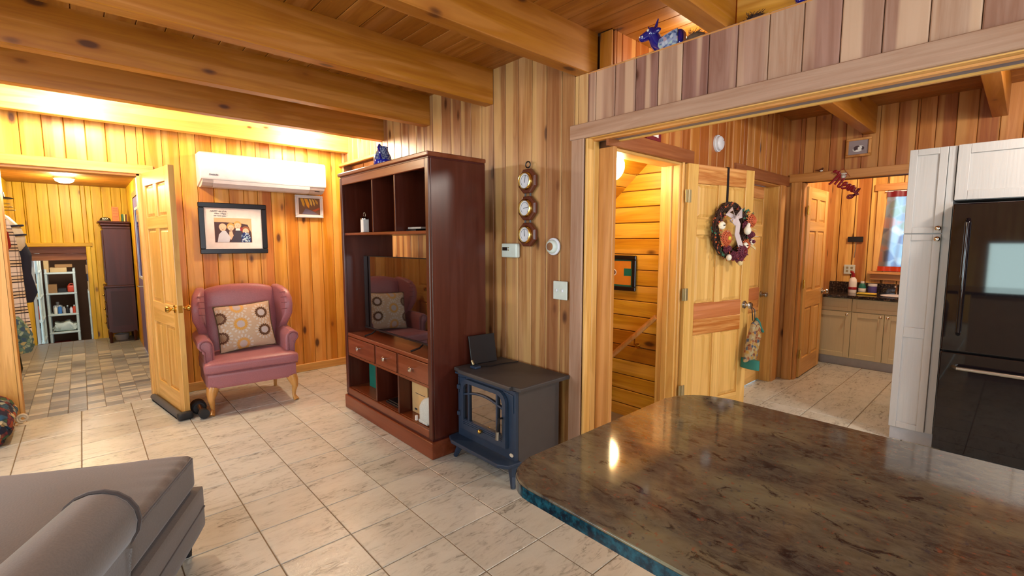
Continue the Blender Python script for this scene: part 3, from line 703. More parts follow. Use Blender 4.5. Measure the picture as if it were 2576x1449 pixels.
# log wall seen at the right of the shed opening
for k in range(14):
    plank('trim_18', (0.086, 9.56, -0.3 + 0.105 * k), (1, 0, 0), (0, 0, 1), 0.4, 0.10, 0.02, M_trimkit, None)['kind'] = 'structure'
trim('baseboard_back', (0.50, 5.330, 0), (2.25, 5.35, 0.085), M_trimyel, 'x')
trimz('trim_19', (0.53, 7.92, 0), (0.55, 8.02, 2.08), M_trimkit) if False else None
trim('trim_19', (0.544, 7.18, 2.02), (0.550, 8.20, 2.09), M_trimkit, 'y', 0.001)
trimz('trim_19', (0.544, 8.12, 0), (0.550, 8.20, 2.02), M_trimkit, bev=0.001)
trimz('trim_19', (0.546, 7.18, 0), (0.550, 7.26, 2.02), M_trimkit, bev=0.001)

# ------------------------------------------------------------------ doors
def knob_part(parent, x, z, y0, mat, s=1, r=0.027):
    """round knob on a local door, s = side (-1 towards local -y)"""
    mb = MB(); M = Matrix.Translation((x, y0, z)) @ Matrix.Rotation(R(90) * s, 4, 'X')
    mb.lathe([(0.032, 0), (0.032, 0.006), (0.014, 0.012), (0.010, 0.022), (0.012, 0.03), (r * 0.9, 0.042), (r, 0.052), (r * 0.8, 0.064), (0.004, 0.068)], seg=20, M=M)
    return obj('door_knob', mb, mat, parent, local=True, smooth=True)
def panel_door(name, loc, ang, W, H=2.0, T=0.035, mat=M_door, rails=None, redmid=False, knob=M_brass, knobx=None, hz=(0.3, 1.05, 1.76), z0=0.012, knobz=0.92, hingemat=M_brass, hingeside=-1):
    """leaf from hinge at local x=0; thickness from y=0 to y=+T (local); frame order stiles/rails/panels"""
    d = bpy.data.objects.new(name, None); C.objects.link(d); d.empty_display_size = 0.05; d['kind'] = 'structure'
    d.location = loc; d.rotation_euler = (0, 0, ang); d.matrix_basis = Matrix.Translation(loc) @ Matrix.Rotation(ang, 4, 'Z')
    Mi = d.matrix_basis
    def pl(nm, x0, x1, za, zb, m, vert, t=T, yoff=0.0, ch=0.003):
        y = T / 2 + t / 2 - yoff
        if vert: P = Mi @ Vector(((x0 + x1) / 2, y, za)); dl, dw, ln, wd = Vector((0, 0, 1)), Vector((-1, 0, 0)), zb - za, x1 - x0
        else: P = Mi @ Vector((x0, y, (za + zb) / 2)); dl, dw, ln, wd = Vector((1, 0, 0)), Vector((0, 0, 1)), x1 - x0, zb - za
        R3 = Mi.to_3x3(); plank(nm, P, R3 @ dl, R3 @ dw, ln, wd, t, m, d, ch)
    sw = 0.105; H1 = H
    pl('stile', 0, sw, z0, H1, mat, True); pl('stile', W - sw, W, z0, H1, mat, True)
    rl = rails or [(z0, .20), (.74, .92), (1.55, 1.65), (H1 - .115, H1)]
    for k, (a, b) in enumerate(rl):
        m = mat
        if redmid and k == 1:
            pl('rail', sw, W - sw, (a + b) / 2, b, M_doorred, False); b = (a + b) / 2; m = M_doorgrain
        if redmid and k == len(rl) - 1: m = M_doorgrain
        pl('rail', sw, W - sw, a, b, m, False)
    mw = 0.09; cx = W / 2
    for (a0, b0), (a1, b1) in zip(rl, rl[1:]):
        pl('mullion', cx - mw / 2, cx + mw / 2, b0, a1, mat, True)
        for xa, xb in ((sw, cx - mw / 2), (cx + mw / 2, W - sw)):
            pl('panel', xa + .001, xb - .001, b0 + .001, a1 - .001, mat, True, t=0.010, ch=0.002)
            # raised centre field
            xx0, xx1, zz0, zz1 = xa + 0.022, xb - 0.022, b0 + 0.022, a1 - 0.022
            for sgn in (1, -1):
                yb = T / 2 - sgn * 0.005; yt = T / 2 - sgn * 0.0135
                bmx = MB(); o8 = [(xx0 - .012, zz0 - .012), (xx1 + .012, zz0 - .012), (xx1 + .012, zz1 + .012), (xx0 - .012, zz1 + .012)]; i8 = [(xx0 + .008, zz0 + .008), (xx1 - .008, zz0 + .008), (xx1 - .008, zz1 - .008), (xx0 + .008, zz1 - .008)]
                A = [bmx.bm.verts.new((p, yb, q)) for p, q in o8]; B = [bmx.bm.verts.new((p, yt, q)) for p, q in i8]
                bmx.bm.faces.new(B); bmx.bm.faces.new(A[::-1])
                for k in range(4): bmx.bm.faces.new((A[k], A[(k + 1) % 4], B[(k + 1) % 4], B[k]))
                if sgn == 1 or name == 'door_1': obj('panel_field', bmx, mat, d, local=True)
                else: bmx.bm.free()
    kx = knobx or W - 0.06
    knob_part(d, kx, knobz, 0.0, knob, 1); knob_part(d, kx, knobz, T, knob, -1)
    mb = MB().box((W - 0.001, 0.006, knobz - 0.03), (W + 0.001, T - 0.006, knobz + 0.03)); obj('latch_plate', mb, knob, d, local=True)
    for z in hz:
        mb = MB().box((-0.030, -0.002 if hingeside < 0 else T, z - 0.045), (0.032, 0.0 if hingeside < 0 else T + 0.002, z + 0.045)); mb.cyl((-0.001, -0.006 if hingeside < 0 else T + .006, z - 0.046), (-0.001, -0.006 if hingeside < 0 else T + .006, z + 0.046), 0.006, seg=8)
        obj('hinge', mb, hingemat, d, local=True)
    return d
# door_1: mudroom door standing open into the living room
a1 = math.atan2(4.55 - 5.335, 0.512 - 0.405)
panel_door('door_1', (0.428, 5.326, 0.0), a1, 0.79, 2.035, 0.04, knob=M_brass, knobz=0.90, hz=(0.3, 1.76), hingeside=1)
# door_2: exterior door with a tall light, mudroom right wall
d2 = struct('door_2', MB().box((0.551, 7.27, 0.01), (0.59, 7.40, 2.01)).box((0.551, 7.98, 0.01), (0.59, 8.11, 2.01)).box((0.551, 7.40, 1.86), (0.59, 7.98, 2.01)).box((0.551, 7.40, 0.01), (0.59, 7.98, 0.98)), M_purple)
obj('pane', MB().box((0.556, 7.40, 0.98), (0.560, 7.98, 1.86)), M_glass, d2)
obj('glass_trim', ring([(-.31, .96), (.31, .96), (.31, 1.88), (-.31, 1.88)], [(-.28, .99), (.28, .99), (.28, 1.85), (-.28, 1.85)], .548, .553, 7.69), M_white, d2)
obj('door_handle', MB().tube([(0.551, 7.46, 0.88), (0.50, 7.46, 0.88), (0.497, 7.56, 0.88)], 0.009, 8), M_steel, d2, smooth=True)
# door_3: stairs door, swung open against the hall wall
a3 = math.atan2(1.505 - 1.672, 3.975 - 3.226)
panel_door('door_3', (3.226, 1.660, 0.0), a3, 0.765, 1.995, 0.036, knob=M_chrome, redmid=True, knobz=0.935, rails=[(0.012, .22), (.74, .98), (1.49, 1.61), (1.86, 1.995)], hz=(0.33, 1.055, 1.765), hingemat=M_blkhinge)
# door_4: closed closet door
panel_door('door_4', (4.252, 1.80, 0.0), 0, 0.895, 1.98, 0.03, knob=M_steel, redmid=True, knobz=0.905, rails=[(0.012, .22), (.74, .98), (1.49, 1.61), (1.86, 1.98)], hz=())
# door_5: laundry door, standing open inward
panel_door('door_5', (5.505, 1.535, 0.0), R(1.5), 0.79, 2.0, 0.035, knob=M_chrome, redmid=False, knobz=0.88, hz=(0.26, 1.0, 1.76), hingemat=M_brass)
bpy.data.objects['door_5'].matrix_basis = bpy.data.objects['door_5'].matrix_basis
# ------------------------------------------------------------------ lamps seen in the picture
t = thing('ceiling_light', 'round glowing ceiling light in the mudroom beyond the open door', 'light', (-0.10, 8.15, 2.24))
obj('base', MB().lathe([(0.10, 2.215), (0.10, 2.24)], (-0.10, 8.15, 0)), M_white, t, smooth=True)
obj('lamp_shade', MB().lathe([(0.01, 2.165), (0.05, 2.17), (0.085, 2.19), (0.092, 2.214)], (-0.10, 8.15, 0)), M_lamp, t, smooth=True)
t = thing('ceiling_light', 'round glowing dome light at the top of the stairs doorway', 'light', (2.77, 1.99, 2.06))
obj('lamp_shade', MB().ball((2.77, 2.02, 1.965), 0.108, 24), M_lamp2, t, smooth=True)
obj('base', MB().lathe([(0.045, 2.04), (0.045, 2.10)], (2.77, 1.97, 0)), M_brass, t, smooth=True)
for k, xx in enumerate((0.03, 1.80)):
    t = thing('ceiling_light', 'small ceiling light tucked between the two rear beams, ' + ('left one above the mudroom door' if k == 0 else 'right one above the tall cabinet'), 'light', (xx, 4.78, CH))
    obj('base', MB().lathe([(0.06, 2.63), (0.06, 2.66)], (xx, 4.78, 0)), M_white, t, smooth=True)
    obj('lamp_shade', MB().lathe([(0.045, 2.615), (0.055, 2.63)], (xx, 4.78, 0)), M_lamp, t, smooth=True)

# ================================================================== LARGE FURNITURE
# ---- tall cherry media cabinet
def bxo(name, lo, hi, mat, parent, bev=0.002, **k): return obj(name, MB().box(lo, hi, bev), mat, parent, **k)
cab = thing('media_cabinet', 'tall dark cherry media cabinet with open cubbies and three drawers by the plank wall', 'cabinet', (1.86, 3.24, 0))
X0, X1, Y0, Y1 = 1.63, 2.09, 2.56, 3.92
bxo('side_panel', (X0 + .02, Y0, 0.13), (X1, Y0 + .03, 1.965), M_cherry, cab); bxo('side_panel', (X0 + .02, Y1 - .03, 0.13), (X1, Y1, 1.965), M_cherry, cab)
bxo('stile', (X0, Y0, 0.13), (X0 + .02, Y0 + .042, 1.965), M_cherry, cab, 0.004); bxo('stile', (X0, Y1 - .042, 0.13), (X0 + .02, Y1, 1.965), M_cherry, cab, 0.004)
bxo('top_rail', (X0, Y0 + .042, 1.905), (X0 + .02, Y1 - .042, 1.965), M_cherryx, cab, 0.004)
bxo('top', (X0 - .012, Y0 - .012, 1.975), (X1, Y1 + .012, 2.003), M_cherryx, cab, 0.005); bxo('top_bead', (X0 + .004, Y0 + .004, 1.965), (X1, Y1 - .004, 1.975), M_cherryin, cab, 0)
bxo('plinth', (X0 - .012, Y0 - .012, 0), (X1, Y1 + .012, 0.115), M_cherryx, cab, 0.005); bxo('plinth_bead', (X0 + .004, Y0 + .004, 0.115), (X1, Y1 - .004, 0.130), M_cherryin, cab, 0)
bxo('bottom_rail', (X0, Y0 + .042, 0.13), (X0 + .02, Y1 - .042, 0.185), M_cherryx, cab, 0.004)
bxo('shelf', (X0 + .02, Y0 + .03, 0.165), (X1 - .01, Y1 - .03, 0.185), M_cherryx, cab); bxo('shelf', (X0 + .01, Y0 + .03, 0.635), (X1 - .0, Y1 - .03, 0.665), M_cherryx, cab, 0.004)
bxo('shelf', (X0 + .015, Y0 + .03, 1.492), (X1 - .01, Y1 - .03, 1.512), M_cherryx, cab); bxo('inner_top', (X0 + .02, Y0 + .03, 1.945), (X1 - .01, Y1 - .03, 1.965), M_cherryin, cab)
bxo('drawer_shelf', (X0 + .01, Y0 + .03, 0.468), (X1 - .01, Y1 - .03, 0.486), M_cherryx, cab)
bxo('back_panel', (X1 - .01, Y0 + .03, 1.512), (X1, Y1 - .03, 1.965), M_cherryin, cab); bxo('back_panel', (X1 - .01, Y0 + .03, 0.13), (X1, Y1 - .03, 0.635), M_cherryin, cab)
for yy in (3.365, 3.022): bxo('divider', (X0 + .015, yy - .009, 1.512), (X1 - .01, yy + .009, 1.945), M_cherry, cab)
for yy in (3.375, 3.025): bxo('divider', (X0 + .012, yy - .010, 0.185), (X1 - .01, yy + .010, 0.635), M_cherry, cab)
for a, b in ((3.387, 3.876), (3.037, 3.363), (2.604, 3.013)):
    d = bxo('drawer', (X0 + .006, a + .004, 0.49), (X0 + .026, b - .004, 0.632), M_cherryx, cab, 0.003)
    M = Matrix.Translation((X0 + .006, (a + b) / 2 + (0.02 if a > 3.3 else 0), 0.563)) @ Matrix.Rotation(R(-90), 4, 'Y')
    obj('knob', MB().lathe([(.007, 0), (.007, .012), (.017, .018), (.019, .024), (.014, .031), (.003, .033)], seg=18, M=M), M_chrome, d, smooth=True)
# television
tv = thing('television', 'flat black television standing in the middle of the cherry cabinet', 'television', (1.75, 3.215, 0.665))
obj('housing', MB().box((1.752, 2.66, 0.715), (1.775, 3.765, 1.325), 0.004), M_black, tv)
M_scr = plain('tv_screen', (12, 9, 10), 0.03); M_scr.node_tree.nodes['Principled BSDF'].inputs['IOR'].default_value = 2.3
obj('screen', MB().box((1.746, 2.668, 0.728), (1.752, 3.757, 1.318)), M_scr, tv)
obj('chin_strip', MB().box((1.744, 2.66, 0.713), (1.753, 3.765, 0.727)), M_black, tv)
for yy in (2.85, 3.58): obj('foot', MB().tube([(1.66, yy + .02, 0.672), (1.72, yy, 0.69), (1.76, yy, 0.72), (1.80, yy, 0.69), (1.86, yy + .02, 0.672)], .007, 8), M_black, tv, smooth=True)
# lantern
t = thing('lantern', 'small silver lantern with handle on the left upper cabinet shelf', 'lantern', (1.72, 3.66, 1.512))
obj('body', MB().box((1.695, 3.635, 1.518), (1.745, 3.685, 1.62), 0.003), M_paper, t)
obj('cap', MB().lathe([(.036, 0), (.036, .006), (.02, .02), (.01, .026)], (1.72, 3.66, 1.62), 12), M_chrome, t, smooth=True)
obj('base', MB().box((1.690, 3.630, 1.5121), (1.75, 3.69, 1.518)), M_chrome, t)
obj('handle', MB().tube([(1.72, 3.645, 1.645), (1.72, 3.642, 1.662), (1.72, 3.652, 1.676), (1.72, 3.668, 1.676), (1.72, 3.678, 1.662), (1.72, 3.675, 1.645)], .0025, 6), M_chrome, t, smooth=True)
for k, (yy, zz, w_) in enumerate(((3.02 - .08, 1.513, .13), (2.89, 1.5285, .17))):
    single('slim_case', MB().box((1.72, yy - w_ / 2, zz), (1.86, yy + w_ / 2, zz + .013), 0.002), M_greyplastic if k else M_black, 'slim ' + ('light grey case, upper one' if k else 'dark case, lower one') + ' of two lying on the right upper cabinet shelf', 'case', (1.79, yy, zz), 'slim cases on the cabinet shelf')
# contents of the lower cubbies
single('binder', MB().box((1.78, 3.66, .1855), (2.03, 3.79, .455), 0.004), M_green, 'dark green box file in the left lower cubby of the cherry cabinet', 'box file', (1.9, 3.72, .1855))
single('binder', MB().box((1.78, 3.55, .1855), (2.03, 3.64, .455), 0.004), M_teal, 'grey green folder next to the green box file in the cabinet', 'folder', (1.9, 3.6, .1855))
single('book', MB().box((1.76, 3.46, .1855), (2.0, 3.485, .42), 0.002), M_potter, 'thin floral patterned book at the right of the green box file', 'book', (1.9, 3.47, .1855))
single('laptop', MB().box((1.68, 3.07, .1855), (1.90, 3.30, .205), 0.004).box((1.69, 3.09, .2055), (1.88, 3.28, .216), 0.004), M_black, 'flat black electronic device lying in the middle lower cubby', 'device', (1.79, 3.18, .1855))
t = thing('cardboard_box', 'tan cardboard box standing in the right lower cubby of the cabinet', 'box', (1.84, 2.86, .1855))
obj('carton', MB().box((1.74, 2.79, .1858), (1.96, 3.00, .455), 0.002), M_card, t)
for lo_, hi_ in (((1.7392, 2.82, .335), (1.7402, 2.95, .339)), ((1.7392, 2.93, .208), (1.7402, 2.965, .222)), ((1.7392, 2.83, .208), (1.7402, 2.90, .214))): obj('print', MB().box(lo_, hi_), M_ink, t)
t = thing('plush_cat', 'limp white and grey plush toy slumped in the right lower cubby', 'toy', (1.72, 2.70, .1855))
obj('body', MB().soft((1.652, 2.615, .188), (1.735, 2.782, .335), .038, 6, fn=lambda p, q: p + Vector((0, 0, .04 * (1 - q.x ** 2) * (1 - q.y) if p.z > 0 else 0))), fabric('white_plush', (196, 206, 202), 120), t, smooth=True)
obj('belly', MB().soft((1.652, 2.66, .187), (1.70, 2.78, .216), .014, 4), MATS['white_plush'], t, smooth=True)
obj('tag', MB().box((1.640, 2.78, .200), (1.655, 2.795, .235), .001), M_paper, t)
# blue jug on top
t = thing('jug', 'cobalt blue and speckled pottery jug on top of the cherry cabinet', 'jug', (1.76, 3.40, 2.003))
obj('body', MB().lathe([(.050, .001), (.066, .02), (.070, .05), (.064, .085), (.048, .12), (.038, .142), (.044, .160), (.042, .160), (.034, .142), (.03, .12)], (1.76, 3.40, 2.003), 28), M_jug, t, smooth=True)
obj('handle', MB().tube([(1.735, 3.372, 2.155), (1.71, 3.35, 2.165), (1.695, 3.335, 2.14), (1.70, 3.33, 2.10), (1.715, 3.345, 2.07)], [.009, .010, .009, .009, .010], 8), M_cobalt, t, smooth=True)
obj('spout', MB().tube([(1.77, 3.425, 2.15), (1.775, 3.445, 2.172)], [.018, .008], 8), M_cobalt, t, smooth=True)

# ---- wing chair
ch = thing('wing_chair', 'dusty rose leather wing chair with honey cabriole legs under the air conditioner', 'chair', (1.055, 4.76, 0), R(-3.5))
def wobj(n, mb, m, smooth=True, **k): return obj(n, mb, m, ch, local=True, smooth=smooth, **k)
wobj('seat_rail', MB().soft((-.345, -.325, .215), (.345, .24, .35), .02, 6), M_chair)
def cushfn(p, q):
    if p.z > 0: p.z += .025 * (1 - q.x ** 4) * (1 - (q.y) ** 2)
    if q.y < -0.2: p.x *= 1.0 + .03 * min(1, (-q.y - .2) * 1.4)
    return p
wobj('seat_cushion', MB().soft((-.355, -.35, .345), (.355, .20, .445), .035, 10, fn=cushfn), M_chair)
wobj('cushion_piping', MB().tube([(-.35, -.335, .352), (0, -.352, .352), (.35, -.335, .352)], .005, 6), M_chairdk)
def backfn(p, q):
    if p.z > 0: p.z += .05 * (1 - q.x ** 2) * (p.z / .33)
    p.y += (p.z) * .10
    p.y -= .02 * (1 - q.x ** 2) if q.y < 0 else 0
    return p
wobj('backrest', MB().soft((-.30, .13, .36), (.30, .25, 1.00), .04, 10, fn=backfn), M_chair)
for s_ in (-1, 1):
    wing = [(.26, 1.00), (.18, 1.03), (.08, 1.02), (-.01, .985), (-.06, .92), (-.07, .85), (-.055, .76), (-.015, .68), (.03, .61), (.16, .58), (.26, .58)]
    mb = MB().prism(wing, s_ * .275, s_ * .345, 'x', 0.022, seg=3)
    for v in mb.bm.verts:
        t_ = max(0, (.14 - v.co.y)); v.co.x += s_ * t_ * (.30 if v.co.z > .74 else .12); v.co.y += (v.co.z - .6) * .06
    wobj('wing', mb, M_chair)
    for zz, yy in ((.965, -.005), (.92, -.038), (.87, -.052), (.81, -.050)):
        wobj('pleat', MB().tube([(s_ * .300, yy + .004, zz), (s_ * .35, yy - .004, zz + .003)], .0035, 6), M_chairdk)
    arm = [(s_ * .275, .33), (s_ * .275, .58), (s_ * .285, .62), (s_ * .315, .652), (s_ * .355, .652), (s_ * .388, .625), (s_ * .392, .585), (s_ * .372, .555), (s_ * .348, .548), (s_ * .345, .50), (s_ * .352, .33)]
    mb = MB().prism(arm, -.255, .20, 'y', 0.014, seg=3)
    for v in mb.bm.verts: v.co.z -= max(0, -v.co.y - .05) * .10 if v.co.z > .5 else 0
    wobj('arm', mb, M_chair)
    sc = [(s_ * (.336 + .040 * math.cos(a)), -.268, .584 + .040 * math.sin(a)) for a in [R(-60) + R(300) * i / 14 for i in range(15)]]
    sc = [(s_ * .300, -.266, .40), (s_ * .297, -.267, .50)] + [(s_ * (.337 - .040 * math.cos(R(18 * i))), -.268, .578 + .040 * math.sin(R(18 * i))) for i in range(0, 13)] + [(s_ * .345, -.267, .53), (s_ * .342, -.266, .42)]
    wobj('arm_piping', MB().tube(sc, .006, 6), M_chairdk)
    wobj('leg', MB().tube([(s_ * .305, -.285, .225), (s_ * .318, -.300, .18), (s_ * .325, -.312, .135), (s_ * .318, -.300, .085), (s_ * .316, -.298, .045), (s_ * .322, -.312, .022), (s_ * .330, -.330, .002)], [.048, .040, .027, .019, .015, .020, .024], 12), M_honey)
    wobj('leg', MB().tube([(s_ * .27, .20, .22), (s_ * .275, .225, .1), (s_ * .28, .26, .001)], [.022, .018, .014], 8), M_honey)
pl = thing('throw_pillow', 'beige throw pillow with brown and gold sunbursts on the rose wing chair', 'pillow', (1.055, 4.72, 0.475), 0)
def pillowmesh(w_, h_, t_, n=18):
    mb = MB(); bm = mb.bm; G = {}
    for s_ in (-1, 1):
        for i in range(n + 1):
            for j in range(n + 1):
                u, v = -1 + 2 * i / n, -1 + 2 * j / n
                e = i in (0, n) or j in (0, n)
                if e and (i, j) in G: G[(s_, i, j)] = G[(i, j)]; continue
                k = 1 - .07 * (1 - v * v) * abs(u) ** 3; k2 = 1 - .07 * (1 - u * u) * abs(v) ** 3
                th = ((1 - u ** 2) * (1 - v ** 2)) ** .42 * t_
                vert = bm.verts.new((u * w_ / 2 * k, s_ * th / 2, v * h_ / 2 * k2)); G[(s_, i, j)] = vert
                if e: G[(i, j)] = vert
        for i in range(n):
            for j in range(n): bm.faces.new((G[(s_, i, j)], G[(s_, i + 1, j)], G[(s_, i + 1, j + 1)], G[(s_, i, j + 1)]))
    return mb
pc = obj('cover', pillowmesh(.46, .42, .16), M_pillow, pl, local=True, smooth=True)
pc.matrix_basis = Matrix.Translation((-.005, .0, .205)) @ Matrix.Rotation(R(-14), 4, 'X') @ Matrix.Rotation(R(-3), 4, 'Y')
b_ = MB(); prm = [(-.225, .205), (0, .192), (.225, .205), (.213, 0), (.225, -.205), (0, -.192), (-.225, -.205), (-.213, 0), (-.225, .205)]
b_.tube([(x_, 0, z_) for x_, z_ in prm], .006, 6); pp = obj('piping', b_, plain('brown_piping', (84, 64, 44), .8), pl, local=True, smooth=True); pp.matrix_basis = pc.matrix_basis.copy()

# ---- stove
sv = thing('pellet_stove', 'blue black cast iron heating stove with arched glass door beside the cherry cabinet', 'stove', (2.0, 2.21, 0))
bxo('body', (1.83, 1.945, 0.12), (2.19, 2.50, 0.57), M_stoveside, sv, .006)
obj('front_frame', MB().box((1.80, 1.94, .13), (1.83, 2.505, .575), .005), M_bluegrey, sv)
obj('top', MB().prism([(1.775, 1.965), (1.775, 2.47), (1.80, 2.47), (1.80, 2.545), (2.222, 2.545), (2.222, 1.89), (1.80, 1.89), (1.80, 1.965)], .575, .602, 'z', .007), M_stovetop, sv)
obj('top_molding', MB().box((1.79, 1.93, .565), (2.21, 2.52, .576)), M_bluegrey, sv)
# door: arch ring frame
yc, hw, zb, zt, rr_ = 2.222, .222, .215, .555, .07
def rrect(hw, zb, zt, r, n=6):
    p = [(-hw, zb), (hw, zb)]
    p += [(hw - r + r * math.cos(a), zt - r + r * math.sin(a)) for a in [R(90) * i / n for i in range(n + 1)]]
    p += [(-hw + r + r * math.cos(a), zt - r + r * math.sin(a)) for a in [R(90) + R(90) * i / n for i in range(n + 1)]]
    return p
sd = obj('door', ring(rrect(hw, zb, zt, .07), rrect(hw - .030, zb + .070, zt - .026, .05), 1.775, 1.80, yc), M_bluegrey, sv)
obj('pane', MB().prism([(u + yc, v) for u, v in rrect(hw - .030, zb + .070, zt - .026, .05)], 1.790, 1.794, 'x'), plain('stove_glass', (150, 142, 138), 0.03, spec=1), sd)
M_mirrorglass = MATS['stove_glass']; _b = M_mirrorglass.node_tree.nodes['Principled BSDF']; _b.inputs['Metallic'].default_value = 1.0
for yy in (yc - .140, yc + .140): obj('muntin', MB().box((1.778, yy - .007, zb + .070), (1.790, yy + .007, zt - .027)), M_bluegrey, sd)
obj('muntin', MB().tube([(1.784, yc - .192 + .384 * i / 12, .448 + .035 * math.sin(math.pi * i / 12)) for i in range(13)], .007, 6), M_bluegrey, sd, smooth=True)
for zz in (.25, .262, .274): obj('louvre', MB().box((1.771, yc - .19, zz), (1.776, yc + .19, zz + .006)), M_bluegrey, sd)
obj('knob', MB().ball((1.755, yc - .005, .262), .014, 12).cyl((1.778, yc - .005, .262), (1.76, yc - .005, .262), .006, seg=8), M_brass, sd, smooth=True)
obj('door_handle', MB().tube([(1.77, yc - .20, .40), (1.745, yc - .205, .405), (1.742, yc - .195, .36), (1.745, yc - .185, .31)], .007, 8), M_black, sd, smooth=True)
obj('coil_grip', MB().tube([(1.745, yc - .186, .32), (1.745, yc - .184, .27)], .012, 8), M_steel, sd, smooth=True)
for zz in (.29, .47): obj('hinge', MB().box((1.775, 2.455, zz), (1.802, 2.485, zz + .03), .004), M_bluegrey, sv)
obj('corner_trim', MB().tube([(1.797, 1.955, .44), (1.797, 1.955, .545), (1.797, 2.03, .553)], .004, 5), M_bluegrey, sv); obj('corner_trim', MB().tube([(1.797, 2.49, .44), (1.797, 2.49, .545), (1.797, 2.415, .553)], .004, 5), M_bluegrey, sv)
obj('ash_ledge', MB().prism([(1.70, 1.99), (1.70, 2.45), (1.735, 2.52), (1.83, 2.53), (1.83, 1.915), (1.735, 1.93)], .125, .15, 'z', .006), M_bluegrey, sv)
obj('badge', MB().prism([(2.0 - .0 + .016 * math.cos(a) - .03, .165 + .011 * math.sin(a) + .015) for a in [R(30 * i) for i in range(12)]], 1.796, 1.800, 'x'), M_cream, sv)
for yy in (1.955, 2.47):
    for xx, sx in ((1.80, -1), (2.15, 1)): obj('leg', MB().tube([(xx, yy, .125), (xx + sx * .012, yy + (.01 if yy > 2.2 else -.01), .06), (xx + sx * .03, yy + (.03 if yy > 2.2 else -.03), 0.002)], [.036, .022, .015], 6), M_bluegrey, sv)
# picture frame leaning on the stove top + cable
t = thing('photo_frame', 'black photo frame seen from behind, propped on the stove top', 'photo frame', (2.02, 2.50, .602))
fm_ = Matrix.Translation((2.015, 2.487, .604)) @ Matrix.Rotation(R(-6), 4, 'Z') @ Matrix.Rotation(R(-12), 4, 'X')
obj('panel', MB().box((-.105, -.006, 0), (.105, .006, .195), .002, M=fm_), M_black, t)
obj('stand', MB().box((-.035, .008, 0), (.035, .012, .15), .001, M=fm_ @ Matrix.Translation((-.05, .0, 0)) @ Matrix.Rotation(R(-9), 4, 'Z')), M_blackgloss, t)
t = thing('power_adapter', 'small black adapter with a cable lying on the stove top', 'adapter', (1.88, 2.43, .602))
obj('case', MB().box((1.86, 2.39, .6022), (1.91, 2.45, .618), .004), M_bluegrey, t); obj('plug', MB().cyl((1.885, 2.44, .62), (1.885, 2.46, .645), .008), M_blkhinge, t, smooth=True)
obj('cable', MB().tube([(1.885, 2.45, .64), (1.92, 2.42, .612), (1.99, 2.38, .607), (2.07, 2.38, .607), (2.14, 2.36, .607), (2.20, 2.34, .607)], .0035, 6), M_black, t, smooth=True)

# ---- sofa chaise
ang = math.atan2(2.53 - 2.831, 0.324 + 0.28)   # direction of its far edge
so = thing('chaise_sofa', 'taupe upholstered chaise sofa with rolled arm in the left foreground', 'sofa', (-0.30, 2.00, 0), R(-26.0))
Ms = so.matrix_basis; Mi = Ms.inverted()
far = Mi @ Vector((0.324, 2.53, .46)); print('sofa far corner local', far)
fx, fy = far.x, far.y
def wrk(p, q):
    e = max(0, q.x) ** 6
    if q.z > .5: p.z += .022 * (1 - q.x ** 2) * (1 - q.y ** 2) + .004 * e * math.sin(q.y * 34) + .003 * math.sin(q.x * 7 + q.y * 3)
    return p
obj('seat_cushion', MB().soft((fx - 1.25, fy - 1.02, .305), (fx, fy, .465), .03, 44, fn=wrk), M_sofa, so, local=True, smooth=True)
def pip(z): return [(fx - 1.2, fy - .004, z), (fx - .03, fy - .004, z), (fx - .004, fy - .03, z), (fx - .004, fy - 1.0, z)]
obj('cushion_piping', MB().tube(pip(.452), .006, 6), M_sofadk, so, local=True, smooth=True)
obj('base', MB().soft((fx - 1.27, fy - 1.04, .10), (fx + .024, fy + .016, .304), .014, 8), M_sofa, so, local=True, smooth=True)
obj('base_seam', MB().tube([(fx + .025, fy + .0, .205), (fx + .026, fy - 1.0, .205)], .004, 5), M_sofadk, so, local=True)
for px_, py_ in ((fx - .04, fy - .05), (fx - .06, fy - .62), (fx - 1.2, fy - .05)): obj('leg', MB().tube([(px_, py_, .11), (px_, py_, 0.001)], [.026, .018], 8), M_black, so, local=True)
# rolled arm runs along the near part of the chaise
ax_, az_, ar_ = .268, .525, .110
roll = [(ax_ + ar_ * math.cos(R(a)), az_ + ar_ * math.sin(R(a))) for a in range(-40, 221, 20)] 
prof = [(ax_ + .065, .10), (ax_ + .065, .43)] + roll + [(ax_ - .065, .43), (ax_ - .065, .10)]
mb = MB().prism(prof, 0.10, -1.3, 'y', .018, seg=3)
obj('arm', mb, M_sofa, so, local=True, smooth=True)
obj('arm_piping', MB().tube([(u, 0.10 + .001, v) for u, v in prof[1:-1]], .007, 6), M_sofadk, so, local=True, smooth=True)

# ---- kitchen peninsula
pn = thing('peninsula', 'kitchen peninsula with rounded brown granite top in the right foreground', 'counter', (1.11, -0.5, 0))
def rounded(x0, y0, x1, y1, rl, rr, n=8):
    p = [(x0, y0), (x1, y0)]
    p += [(x1 - rr + rr * math.cos(R(90) * i / n), y1 - rr + rr * math.sin(R(90) * i / n)) for i in range(n + 1)]
    p += [(x0 + rl + rl * math.cos(R(90) + R(90) * i / n), y1 - rl + rl * math.sin(R(90) + R(90) * i / n)) for i in range(n + 1)]
    return p
obj('countertop', MB().prism(rounded(0.668, -2.2, 1.555, 0.778, .10, .15), .888, .92, 'z', .006), M_granite, pn)
rp = rounded(0.667, -2.2, 1.556, 0.779, .101, .151); eg = obj('edge_band', ring([(u, v) for u, v in rp], [(u * .997 + .0033, v * .997) for u, v in rp], .8895, .915, 0.0), M_edgerefl, None)
bpy.data.objects.remove(eg)
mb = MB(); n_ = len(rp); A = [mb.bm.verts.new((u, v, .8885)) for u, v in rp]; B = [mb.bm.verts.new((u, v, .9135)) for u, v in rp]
for i in range(n_): mb.bm.faces.new((A[i], A[(i + 1) % n_], B[(i + 1) % n_], B[i]))
